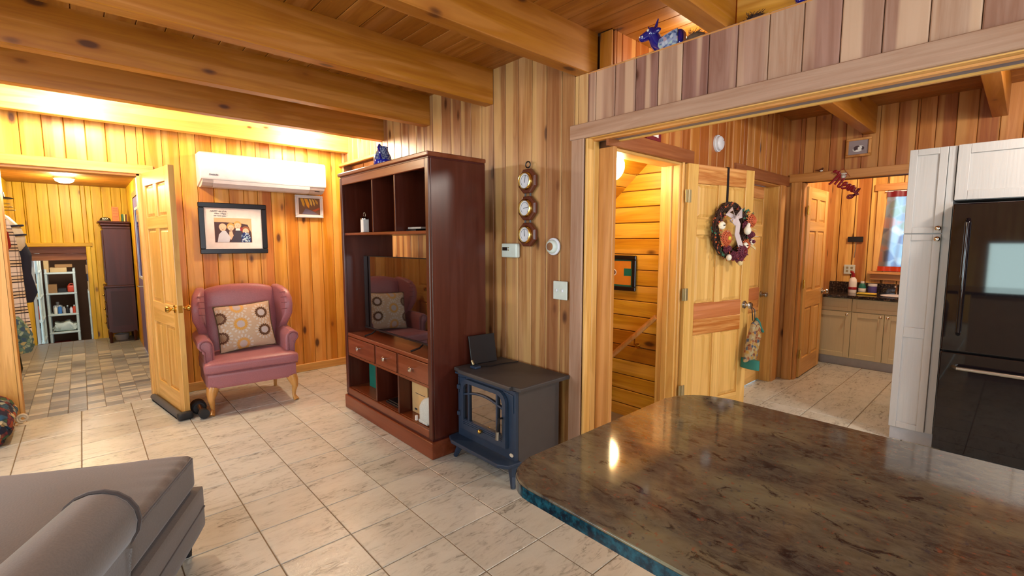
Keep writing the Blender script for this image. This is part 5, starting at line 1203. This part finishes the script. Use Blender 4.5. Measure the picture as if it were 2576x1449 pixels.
for k in range(150):
    a = random.uniform(0, 360); c = wp(a, WR + random.uniform(-.03, .05), random.uniform(-.09, -.03)); kind = 0 if (20 < a < 60 or 325 < a < 345 or 225 < a < 250 or 175 < a < 190) and random.random() < .8 else random.choice((1, 3, 4, 1, 3))
    if kind == 0 and 60 < a < 110: continue
    if 60 < a < 120 and random.random() < .8: continue
    d_ = Vector((math.cos(R(a + random.uniform(-50, 50))), random.uniform(-.4, 0), math.sin(R(a + random.uniform(-50, 50))))).normalized(); s_ = d_.cross(Vector((0, 1, 0))).normalized(); ln = random.uniform(.025, .05)
    if kind == 3: mbl[3].ball(c + Vector((0, -.01, 0)), .007, 6); continue
    v = [mbl[kind].bm.verts.new(q) for q in (c, c + d_ * ln * .5 + s_ * ln * .22, c + d_ * ln, c + d_ * ln * .5 - s_ * ln * .22)]; mbl[kind].bm.faces.new(v)
for k in range(9):
    a = -28 + k * 5; c = wp(a, .19, -.06); mbl[2].tube([c, c + (wp(a - 8, .30, -.09) - c) * random.uniform(.5, .8)], [.004, .0015], 4)
mbl[2].tube([wp(-30, .19, -.08), wp(-30, .27, -.09), wp(-31, .285, -.09)], [.012, .009, .004], 6)
for k, (nm, m_) in enumerate((('green_leaves', M_leaf), ('orange_leaves', M_rust), ('wheat_ears', M_wheat), ('berries', M_terr), ('brown_leaves', M_burg))): wo(nm, mbl[k], m_, smooth=False, kind='stuff')
# ---- oven mitt hanging from the knob
mt = thing('oven_mitt', 'autumn print oven mitt with green cuff hanging from the open stairs door knob', 'oven mitt', tuple(dl_(.72, -.09, .42)), a3)
def mo(n, mb, m, smooth=True): bmesh.ops.transform(mb.bm, matrix=D3, verts=mb.bm.verts[:]); return obj(n, mb, m, mt, smooth=smooth)
mo('hanging_loop', MB().tube([(.716, -.055, .925), (.728, -.080, .90), (.728, -.085, .82), (.722, -.080, .795), (.716, -.075, .82), (.708, -.070, .90), (.710, -.052, .925)], .004, 6), M_black)
body = [(.700, .80), (.755, .815), (.80, .745), (.775, .69), (.770, .60), (.765, .50), (.62, .49), (.632, .56), (.665, .68)]
mb = MB().prism([(u, v) for u, v in body], -.105, -.065, 'y', .018, seg=3); mo('mitt_body', mb, M_mitt)
mo('cuff', MB().tube([(.6925, -.085, .505), (.690, -.085, .43)], [.078, .080], 20, flat=.36), M_teal)
mo('cuff_opening', MB().tube([(.690, -.085, .4305), (.690, -.085, .4285)], [.072, .072], 20, flat=.32), M_black)
mo('thumb_edge', MB().tube([(.745, -.085, .83), (.775, -.086, .80), (.80, -.088, .755), (.835, -.09, .715), (.845, -.09, .715)], [.010, .014, .012, .010, .006], 8), M_teal)
# ---- kitchen back wall things
cp = frame('framed_picture', 'wood framed drawing of a sleeping cat above the laundry doorway', 1.022, 1.216, 2.225, 2.395, 5.385, .022, M_trimkit, plain('mauve_mount', (150, 134, 136), .7), face='x')
cp.location = (5.385, 1.12, 2.225)
M = Matrix.Translation((5.3755, 1.12, 2.30))
def blobx(cy, cz, ry, rz, m, nm, k, rot=0):
    c_, s_ = math.cos(rot), math.sin(rot)
    obj(nm, MB().prism([(cy - (ry * math.cos(a) * c_ - rz * math.sin(a) * s_), cz + ry * math.cos(a) * s_ + rz * math.sin(a) * c_) for a in [2 * math.pi * i / 16 for i in range(16)]], 5.3765 - k * .0008, 5.3772 - k * .0008, 'x'), m, cp)
blobx(1.12, 2.298, .044, .027, M_paper, 'drawn_cat', 0, .2); blobx(1.132, 2.307, .026, .018, M_pb, 'drawn_patch', 1, .3); blobx(1.088, 2.30, .012, .016, M_pb, 'drawn_patch', 1); blobx(1.108, 2.303, .017, .013, M_paper, 'drawn_patch', 2); blobx(1.145, 2.292, .012, .009, M_pb, 'drawn_face', 2)
ms = thing('word_sign', 'red cursive Merry sign hanging crooked from the laundry doorway head', 'sign', (5.35, 1.20, 2.0))
def cat(pts, n=5):
    P = [Vector((a, b, 0)) for a, b in pts]; P = [P[0]] + P + [P[-1]]; out = []
    for i in range(1, len(P) - 2):
        for k in range(n):
            t = k / n; out.append(0.5 * ((2 * P[i]) + (-P[i - 1] + P[i + 1]) * t + (2 * P[i - 1] - 5 * P[i] + 4 * P[i + 1] - P[i + 2]) * t * t + (-P[i - 1] + 3 * P[i] - 3 * P[i + 1] + P[i + 2]) * t ** 3))
    return out + [P[-1]]
strokes = [('letter_m', [(-.3, 3.2), (.1, 3.9), (.6, 3.5), (1.1, 3.9), (1.1, 2.4), (.6, .3), (.3, .2)]), ('letter_m', [(1.1, 2.0), (1.9, 3.7), (2.0, 2.4), (1.7, .4)]), ('letter_m', [(1.8, 1.6), (2.8, 3.8), (2.9, 2.2), (2.7, .5), (3.1, .2), (3.7, .8)]),
           ('letter_e', [(3.5, .9), (4.3, 1.3), (4.2, 1.9), (3.7, 1.7), (3.6, .7), (4.0, .2), (4.8, .7)]), ('letter_r', [(4.7, .3), (5.0, 1.7), (5.4, 1.5), (5.3, .4), (5.7, .4)]), ('letter_r', [(5.7, .3), (6.0, 1.7), (6.4, 1.5), (6.3, .4), (6.7, .4)]),
           ('letter_y', [(6.7, 1.6), (6.8, .6), (7.3, .5), (7.7, 1.7), (7.6, .2), (7.2, -1.3), (6.5, -1.6), (6.4, -1.0), (7.4, -.4), (8.3, .4)])]
sc_m = .0335; rt = R(-27); MM = Matrix(((0, 0, -1, 5.362), (-math.cos(rt) * sc_m, math.sin(rt) * sc_m, 0, 1.342), (math.sin(rt) * sc_m, math.cos(rt) * sc_m, 0, 1.998), (0, 0, 0, 1)))
for nm, pts in strokes: obj(nm, MB().tube([MM @ p_ for p_ in cat(pts)], .0105, 6), M_red, ms, smooth=True)
obj('cord', MB().tube([(5.362, 1.30, 2.075), (5.368, 1.222, 2.128), (5.362, 1.165, 2.045)], .002, 5), M_red, ms)
t = thing('hanging_charm', 'small grey and white snowman charm on the laundry doorway head', 'ornament', (5.36, 1.215, 2.03))
obj('body', MB().ball((5.357, 1.217, 2.055), (.012, .022, .022), 12), M_greyplastic, t, smooth=True); obj('belly', MB().ball((5.348, 1.217, 2.049), (.008, .013, .013), 10), M_paper, t, smooth=True); obj('hat_brim', MB().ball((5.357, 1.217, 2.079), (.012, .027, .008), 12), M_paper, t, smooth=True)
t = thing('bird_figurine', 'tiny brown and white bird perched on the laundry doorway head', 'figurine', (5.385, 1.42, 2.118))
obj('body', MB().ball((5.386, 1.415, 2.135), (.009, .022, .012), 10).ball((5.386, 1.398, 2.15), .009, 8).tube([(5.386, 1.43, 2.135), (5.386, 1.46, 2.142)], [.008, .003], 6), M_brown, t, smooth=True); obj('breast', MB().ball((5.382, 1.408, 2.130), (.008, .014, .009), 8), M_paper, t, smooth=True)

# ================================================================== LEDGE THINGS
cw = thing('cow_figurine', 'glossy cobalt blue pottery cow with a flowered side on the ledge over the kitchen opening', 'figurine', (2.34, 1.32, 2.422))
def cw_(n, mb, m): return obj(n, mb, m, cw, smooth=True)
cw_('body', MB().soft((2.293, 1.25, 2.4225), (2.378, 1.405, 2.512), .035, 8, fn=lambda p, q: p + Vector((0, 0, (.010 * q.y * -1 + .004) if p.z > 0 else 0))), M_cobalt)
cw_('neck', MB().tube([(2.335, 1.375, 2.46), (2.328, 1.405, 2.49), (2.318, 1.42, 2.53)], [.040, .036, .030], 12), M_cobalt)
cw_('head', MB().ball((2.31, 1.425, 2.540), (.032, .033, .032), 14).tube([(2.305, 1.44, 2.535), (2.290, 1.462, 2.522)], [.026, .022], 12), M_cobalt)
cw_('muzzle', MB().ball((2.286, 1.464, 2.520), (.021, .022, .020), 12), M_cobalt)
for p_ in ((2.268, 1.470, 2.522), (2.266, 1.455, 2.520)): cw_('nostril', MB().ball(p_, .005, 8), M_paper)
cw_('eye', MB().ball((2.281, 1.430, 2.548), .0075, 8), M_pumpk)
for a_, b__ in (((2.315, 1.405, 2.565), (2.315, 1.392, 2.605)), ((2.32, 1.445, 2.563), (2.322, 1.455, 2.585))): cw_('horn', MB().tube([a_, b__], [.010, .003], 6), M_cobalt)
cw_('ear', MB().ball((2.298, 1.388, 2.540), (.009, .024, .014), 10), M_cobalt)
cw_('side_panel', MB().prism([(1.266, 2.438), (1.268, 2.512), (1.30, 2.508), (1.34, 2.498), (1.370, 2.488), (1.376, 2.455), (1.362, 2.434)], 2.2885, 2.297, 'x', .002), M_potter)
def nest(nm, label, c, r, h, m=M_nest):
    random.seed(int(c[1] * 100)); t = thing(nm, label, 'nest', c)
    mb = MB().ball((c[0], c[1], c[2] + h * .42), (r * .8, r, h * .42), 12)
    for k in range(90):
        a = random.uniform(0, 6.28); b = random.uniform(0, 1.4); p = Vector((math.cos(a) * math.cos(b) * r * .8, math.sin(a) * math.cos(b) * r, math.sin(b) * h * .8 + .003)); d_ = Vector((-math.sin(a), math.cos(a), random.uniform(-.3, .8))) * random.uniform(.02, .035)
        q = Vector(c) + p; e = q + d_; q.z = max(q.z, c[2] + .002); e.z = max(e.z, c[2] + .002); mb.tube([q, e], .0012, 3)
    obj('twig_bowl', mb, m, t, kind='stuff')
nest('bird_nest', 'shaggy grey brown bird nest right of the blue cow on the ledge', (2.325, 1.185, 2.422), .05, .06)
nest('bird_nest', 'dark bird nest on the ledge, farther right beyond the rafter', (2.325, .905, 2.422), .042, .045, M_twig)
t = thing('small_pot', 'dark blue pottery lid peeping over the ledge left of the cow', 'figurine', (2.335, 1.56, 2.422)); obj('lid', MB().ball((2.335, 1.56, 2.43), (.03, .038, .022), 12).lathe([(.028, 0), (.034, .012)], (2.335, 1.56, 2.4222), 14), M_navy, t, smooth=True)
t = thing('pottery_foot', 'cobalt blue pottery piece at the top edge of the ledge', 'figurine', (2.325, .72, 2.422)); obj('body', MB().lathe([(.03, .0005), (.034, .01), (.022, .03), (.04, .08), (.03, .12), (.012, .14)], (2.325, .72, 2.422), 18), M_cobalt, t, smooth=True)

# ================================================================== DOOR FOOT AND LEFT CORNER
D1 = bpy.data.objects['door_1'].matrix_basis
t = thing('draft_stopper', 'grey roll draft stopper along the foot of the open mudroom door', 'draft stopper', tuple(D1 @ Vector((.4, -.03, 0))), a1)
def ds(n, mb, m, smooth=True): bmesh.ops.transform(mb.bm, matrix=D1, verts=mb.bm.verts[:]); return obj(n, mb, m, t, smooth=smooth)
ds('roll', MB().tube([(.0, -.028, .027), (.02, -.030, .028), (.4, -.030, .028), (.78, -.030, .028)], [.018, .026, .026, .026], 14), M_draft)
ds('end_cap', MB().soft((.775, -.058, .0015), (.845, .050, .062), .02, 5), M_pipe); ds('sleeve', MB().box((.03, -.05, .0015), (.76, .045, .004)), M_pipe, False)
dm = Vector((.640, 4.62, 0))
t = thing('dumbbell', 'black dumbbell standing behind the open mudroom door as a doorstop', 'dumbbell', (dm.x, dm.y, 0))
obj('weight', MB().tube([(dm.x + .0, dm.y + .06, .0565), (dm.x + .0, dm.y + .045, .0565), (dm.x + .0, dm.y - .03, .0565), (dm.x + .0, dm.y - .045, .0565)], [.042, .056, .056, .042], 18), M_pipe, t, smooth=True)
obj('grip', MB().tube([(dm.x, dm.y - .04, .072), (dm.x + .005, dm.y - .11, .05), (dm.x + .01, dm.y - .15, .042)], [.020, .018, .020], 10), M_steel, t, smooth=True)
obj('weight', MB().tube([(dm.x + .01, dm.y - .14, .042), (dm.x + .01, dm.y - .155, .042), (dm.x + .012, dm.y - .20, .040)], [.028, .038, .038], 14), M_pipe, t, smooth=True)
# quilted floral bag
bg_ = thing('quilted_bag', 'dark quilted floral bag slumped on the floor at the left edge', 'bag', (-.66, 4.95, 0))
def bagfn(p, q): 
    k = .02 * math.sin(q.x * 9 + q.z * 5) * (1 - abs(q.y) * .3); return p + Vector((k, k * .6, .01 * math.sin(q.x * 7))) * 1.0
obj('bag_body', MB().soft((-.92, 4.72, .012), (-.47, 5.12, .20), .07, 12, fn=bagfn), M_floral, bg_, smooth=True)
obj('flap', MB().soft((-.90, 4.76, .20), (-.44, 5.20, .30), .05, 12, fn=lambda p, q: p + Vector((0, 0, -.10 * max(0, q.x) ** 2 + .01 * math.sin(q.y * 9)))), M_floral, bg_, smooth=True)
obj('piping', MB().tube([(-.88, 4.77, .215), (-.66, 4.74, .225), (-.52, 4.80, .205), (-.455, 4.98, .15)], .008, 6), M_darkred, bg_, smooth=True)
obj('strap', MB().tube([(-.80, 4.80, .30), (-.74, 4.80, .36), (-.64, 4.84, .36), (-.60, 4.88, .29)], .014, 8), M_floral, bg_, smooth=True)
t = thing('scroll_ornament', 'cream scroll shaped ornament on the floor beside the mudroom doorway', 'ornament', (-.42, 5.25, 0))
obj('scroll', MB().tube([(-.43 + (.012 + .0012 * i) * math.cos(i * .55), 5.25, .055 + (.012 + .0012 * i) * math.sin(i * .55)) for i in range(21)], .009, 6), M_cream, t, smooth=True)
obj('stand', MB().lathe([(.035, .001), (.03, .012)], (-.43, 5.25, 0), 14), M_cream, t, smooth=True)

# ================================================================== MUDROOM
am = thing('armoire', 'dark mahogany two part armoire at the back right of the mudroom', 'armoire', (.36, 8.94, 0))
AX0, AX1, AY0, AY1 = .215, .535, 8.70, 9.18
obj('upper_case', MB().box((AX0 + .02, AY0 + .01, .82), (AX1, AY1, 1.62), .003), M_arm, am); obj('lower_case', MB().box((AX0, AY0, .14), (AX1 + .0, AY1, .79), .003), M_arm, am)
obj('waist', MB().box((AX0 - .015, AY0 - .012, .79), (AX1, AY1, .82), .006), M_arm, am); obj('side_inset', MB().box((AX0 + .05, AY0 - .002, .24), (AX1 - .04, AY0 + .002, .74)), plain('armoire_inset', (50, 17, 14), .4), am)
obj('cornice', MB().box((AX0 + .01, AY0, 1.62), (AX1, AY1, 1.66), .006).box((AX0 - .01, AY0 - .02, 1.66), (AX1, AY1, 1.70), .01).box((AX0 - .03, AY0 - .035, 1.70), (AX1, AY1, 1.725), .008), M_arm, am)
for xx in (AX0 + .02, AX1 - .03):
    for yy in (AY0 + .02, AY1 - .03): obj('leg', MB().tube([(xx, yy, .16), (xx - .003, yy - .003, .002)], [.028, .018], 6), M_arm, am)
obj('door', MB().box((AX0 + .004, AY0 + .03, .86), (AX0 + .02, AY1 - .02, 1.60), .002), M_arm, am)
for zz in (.20, .40, .60): 
    dd = obj('drawer', MB().box((AX0 - .014, AY0 + .02, zz), (AX0, AY1 - .02, zz + .17), .003), M_arm, am); obj('knob', MB().ball((AX0 - .026, AY0 + .10, zz + .085), .014, 10), M_brass, dd, smooth=True)
tw = Vector((.25, 8.75, 1.727))
t = thing('cap', 'dark baseball cap with white lettering on top of the armoire', 'cap', (.27, 8.80, 1.725))
obj('crown', MB().lathe([(.060, .001), (.062, .02), (.052, .042), (.03, .054), (.004, .058)], (.275, 8.80, 1.7255), 18), M_black, t, smooth=True); obj('brim', MB().soft((.205, 8.72, 1.7252), (.33, 8.78, 1.736), .005, 4), M_draft, t, smooth=True)
text_mesh('RAX', .034, faceM((.275, 8.727, 1.748), (1, 0, 0), (0, 0, 1)), M_paper, t)
t = thing('carton', 'tall orange and brown printed carton standing on the armoire', 'box', (.40, 8.78, 1.725))
obj('carton', MB().box((.352, 8.74, 1.7252), (.425, 8.83, 1.93), .002), plain('orange_carton', (196, 112, 74), .6), t); obj('side_print', MB().box((.4251, 8.742, 1.76), (.4262, 8.828, 1.90)), M_brown, t)
for zz in (1.79, 1.83, 1.87, 1.90): obj('print_line', MB().box((.362, 8.7388, zz), (.415, 8.7402, zz + .004)), M_brown, t)
for k, xx in enumerate((.455, .478, .500)):
    single('thin_book', MB().box((xx, 8.76, 1.7252), (xx + .014, 8.90, 1.83), .001), (M_green, M_wheat, M_brown)[k], ('green', 'cream', 'brown')[k] + ' thin book standing on the armoire beside the orange carton', 'book', (xx, 8.83, 1.7252), 'thin books on the armoire')
t = thing('basket', 'small dark woven basket on the floor under the armoire', 'basket', (.36, 8.95, 0)); obj('body', MB().lathe([(.07, .001), (.09, .08), (.085, .085), (.065, .01)], (.36, 8.95, 0), 20), M_greyplastic, t, smooth=True)
# coats on the left mudroom wall
rk = thing('coat_rail', 'wooden coat rail with hooks high on the left mudroom wall', 'coat rail', (-.66, 6.5, 1.70)); obj('board', MB().box((-.679, 5.9, 1.60), (-.66, 7.6, 1.68), .003), M_trimkit, rk)
for yy in (5.95, 6.2, 6.5, 6.8, 7.1, 7.4): obj('hook', MB().tube([(-.66, yy, 1.65), (-.625, yy, 1.65), (-.615, yy, 1.67)], .006, 6), M_steel, rk)
def garment(name, label, cat_, prof, y, thick, m, loc, fold=.012, kind=None):
    """hanging cloth seen edge on; prof = list of (z, x_left, x_right)"""
    t = thing(name, label, cat_, loc); mb = MB(); n = 14; Rr = []
    for k, (z, xa, xb) in enumerate(prof):
        ring_ = []
        for i in range(n):
            a = 2 * math.pi * i / n; cx, hw_ = (xa + xb) / 2, (xb - xa) / 2; f = 1 + fold / max(hw_, .01) * math.sin(a * 5 + k * .7)
            ring_.append(mb.bm.verts.new((cx + hw_ * math.cos(a) * f, y + thick * math.sin(a) * f, z)))
        Rr.append(ring_)
    for a_, b__ in zip(Rr, Rr[1:]):
        for i in range(n): mb.bm.faces.new((a_[i], a_[(i + 1) % n], b__[(i + 1) % n], b__[i]))
    mb.bm.faces.new(Rr[0]); mb.bm.faces.new(Rr[-1][::-1]); obj('cloth', mb, m, t, smooth=True); return t
garment('plaid_shirt', 'long white and tan plaid flannel shirt hanging on the mudroom coat rail', 'shirt', [(1.70, -.60, -.53), (1.62, -.62, -.48), (1.50, -.63, -.455), (1.30, -.63, -.43), (1.10, -.63, -.42), (.85, -.63, -.405), (.62, -.62, -.39), (.50, -.60, -.40)], 6.28, .10, M_plaid, (-.55, 6.28, .5))
tb = garment('tote_bag', 'cream tote bag with two navy stripes hanging on the mudroom coat rail', 'bag', [(1.74, -.60, -.57), (1.68, -.62, -.50), (1.58, -.62, -.43), (1.48, -.62, -.405), (1.40, -.61, -.41), (1.35, -.58, -.44)], 6.72, .14, M_cream, (-.55, 6.72, 1.35), .004)
for zz in (1.58, 1.49): obj('stripe', MB().tube([(-.53 + .118 * math.cos(a) * (1 if zz > 1.55 else 1.10), 6.72 + .147 * math.sin(a), zz + .02 * math.cos(a)) for a in [R(-110) + R(220) * i / 12 for i in range(13)]], .010, 6), M_navy, tb, smooth=True)
garment('red_jacket', 'red jacket collar behind the plaid shirt on the mudroom coat rail', 'jacket', [(1.62, -.62, -.53), (1.52, -.63, -.475), (1.40, -.63, -.47), (1.34, -.62, -.50)], 6.10, .055, M_red, (-.56, 6.10, 1.34))
garment('navy_jacket', 'navy blue jacket hanging behind the plaid shirt in the mudroom', 'jacket', [(1.50, -.62, -.45), (1.30, -.64, -.40), (1.10, -.64, -.42), (.90, -.64, -.385), (.80, -.63, -.42)], 7.12, .12, M_navy, (-.55, 7.12, .8))
garment('floral_pouch', 'blue and green floral shoulder bag hanging low in the mudroom', 'bag', [(.78, -.52, -.45), (.72, -.56, -.41), (.62, -.56, -.375), (.52, -.56, -.37), (.46, -.54, -.39)], 5.95, .08, M_floral2, (-.50, 5.95, .46), .006)
obj('strap', MB().tube([(-.47, 5.95, .77), (-.50, 5.95, 1.2), (-.615, 5.95, 1.672)], .006, 6), M_navy, bpy.data.objects['floral_pouch'])
garment('black_coat', 'long black coat hem hanging below the floral shoulder bag', 'coat', [(1.20, -.64, -.54), (.9, -.65, -.50), (.60, -.65, -.47), (.35, -.65, -.45), (.20, -.64, -.48), (.12, -.62, -.50)], 5.78, .07, M_black, (-.56, 5.78, .12))
t = thing('brim_hat', 'black brimmed hat on the left mudroom wall', 'hat', (-.56, 6.35, 1.83)); obj('brim', MB().lathe([(.11, .001), (.12, .006), (.10, .014)], (-.545, 6.35, 1.83), 20, M=None), M_black, t, smooth=True); obj('crown', MB().lathe([(.075, .01), (.07, .06), (.04, .085)], (-.56, 6.35, 1.83), 18), M_black, t, smooth=True)
t = thing('wire_basket', 'thin wire hoops hanging beneath the brimmed hat', 'wire basket', (-.55, 6.6, 1.70))
for k in range(3): obj('hoop', MB().tube([(-.53 + (.07 + .015 * k) * math.cos(a), 6.40 + .09 * math.sin(a), 1.79 - .03 * k) for a in [R(20 * i) for i in range(19)]], .0025, 4), M_blkhinge, t)

# ================================================================== SHED SHELVES
def shelving(label, x0, x1, y0, y1, zs, ztop, zfloor=-.6):
    t = thing('shelving_unit', label, 'shelf', ((x0 + x1) / 2, (y0 + y1) / 2, zfloor))
    for z in zs:
        obj('shelf', MB().box((x0, y0, z - .03), (x1, y1, z), .006), M_ivory, t)
    for xx in (x0 + .018, x1 - .018):
        for yy in (y0 + .018, y1 - .018): obj('post', MB().cyl((xx, yy, zfloor), (xx, yy, ztop), .017, seg=8), M_ivory, t, smooth=True)
    return t
shelving('white plastic shelving unit facing the shed opening', -.47, -.10, 10.55, 10.95, (.945, .611, .265, -.03, -.40), 1.0)
shelving('white plastic shelving unit along the left side of the shed', -.70, -.485, 9.80, 10.45, (1.0, .62, .27, -.05), 1.35)
shelving('low white plastic shelf at the right side of the shed', .03, .35, 10.6, 11.0, (.60, .22, -.1), .62)
random.seed(5)
def pack(name, label, cat_, lo, hi, m, group=None): return single(name, MB().box(lo, hi, .004), m, label, cat_, ((lo[0] + hi[0]) / 2, (lo[1] + hi[1]) / 2, lo[2]), group)
pack('cardboard_box', 'open cardboard box on the top shed shelf', 'box', (-.40, 10.6, .9455), (-.20, 10.9, 1.02), M_card)
pack('cardboard_box', 'flat long cardboard box lying over the open one on the top shed shelf', 'box', (-.34, 10.62, 1.0205), (-.13, 10.88, 1.07), M_card2)
pack('cardboard_box', 'tall cardboard box at the left of the top shed shelf', 'box', (-.468, 10.6, .9455), (-.41, 10.85, 1.14), M_card)
pack('cardboard_box', 'printed cardboard box on the second shed shelf', 'box', (-.445, 10.58, .6115), (-.335, 10.8, .745), M_card2)
pack('tool_tray', 'low dark tray between the box and the red can on the second shed shelf', 'tray', (-.325, 10.62, .6115), (-.225, 10.8, .675), M_pipe)
t = thing('fuel_can', 'orange red plastic fuel can on the second shed shelf', 'can', (-.16, 10.68, .6115)); obj('body', MB().soft((-.215, 10.6, .612), (-.115, 10.78, .72), .02, 5), M_red2, t, smooth=True); obj('handle', MB().tube([(-.20, 10.69, .715), (-.18, 10.69, .745), (-.15, 10.69, .745), (-.13, 10.69, .715)], .008, 6), M_red2, t, smooth=True)
for k, (xx, r_, h_, m_, nm) in enumerate(((-.375, .022, .13, M_pumpk, 'cream'), (-.325, .024, .14, M_blue, 'blue'), (-.275, .021, .11, M_greyplastic, 'grey'), (-.232, .021, .13, M_black, 'black'), (-.190, .020, .10, M_white, 'white'), (-.150, .023, .13, M_red2, 'orange'))):
    t = thing('bottle', nm + ' bottle in the row on the third shed shelf', 'bottle', (xx, 10.62, .2655), 0, 'bottles on the third shed shelf')
    obj('body', MB().lathe([(r_, .0005), (r_, h_ * .7), (r_ * .5, h_ * .85)], (xx, 10.62, .2655), 14), m_, t, smooth=True); obj('cap', MB().lathe([(r_ * .5, h_ * .85), (r_ * .5, h_)], (xx, 10.62, .2655), 10), M_ivory, t, smooth=True)
t = thing('plastic_jug', 'pale grey plastic jug behind the shed bottles', 'jug', (-.35, 10.75, .2655)); obj('body', MB().soft((-.41, 10.68, .266), (-.29, 10.82, .40), .03, 5), M_greyplastic, t, smooth=True); obj('neck', MB().cyl((-.35, 10.75, .395), (-.35, 10.75, .45), .02), M_greyplastic, t, smooth=True)
t = thing('plastic_bag', 'pale crumpled bag filling the fourth shed shelf', 'bag', (-.28, 10.72, -.0295)); obj('bag', MB().soft((-.44, 10.58, -.029), (-.12, 10.88, .13), .07, 10, fn=lambda p, q: p + Vector((.01 * math.sin(q.z * 8 + q.x * 6), .01 * math.sin(q.x * 11), (.02 * math.sin(q.x * 8) - .05 * q.x * q.x) if p.z > -.03 else 0))), M_ivory, t, smooth=True)
t = thing('storage_bin', 'red storage bin low in the shed', 'bin', (-.35, 10.70, -.3995)); obj('tub', MB().soft((-.44, 10.57, -.399), (-.22, 10.9, -.22), .03, 5), M_red, t, smooth=True)
pack('storage_crate', 'dark blue crate leaning high at the right of the shed', 'crate', (-.07, 10.75, .95), (.10, 11.0, 1.02), M_navy) if False else None
pack('cardboard_box', 'slanted cardboard box on the low right shed shelf', 'box', (.04, 10.65, .6005), (.20, 10.9, .78), M_card)
pack('storage_crate', 'dark crate on top of the low right shed box', 'crate', (.035, 10.66, .7805), (.22, 10.92, .90), M_navy); pack('cardboard_box', 'upper cardboard box on the dark crate in the shed', 'box', (.03, 10.66, .9005), (.22, 10.9, 1.05), M_card2)
for k, (z, m_, nm) in enumerate(((.6205, M_card, 'tan box'), (.2705, M_red2, 'orange box'), (-.0495, M_greyplastic, 'grey box'), (1.0005, M_white, 'white box'))):
    pack('storage_box', nm + ' on the left shed shelving unit', 'box', (-.66, 9.9 + .05 * k, z), (-.52, 10.2 + .05 * k, z + .18), m_, None)
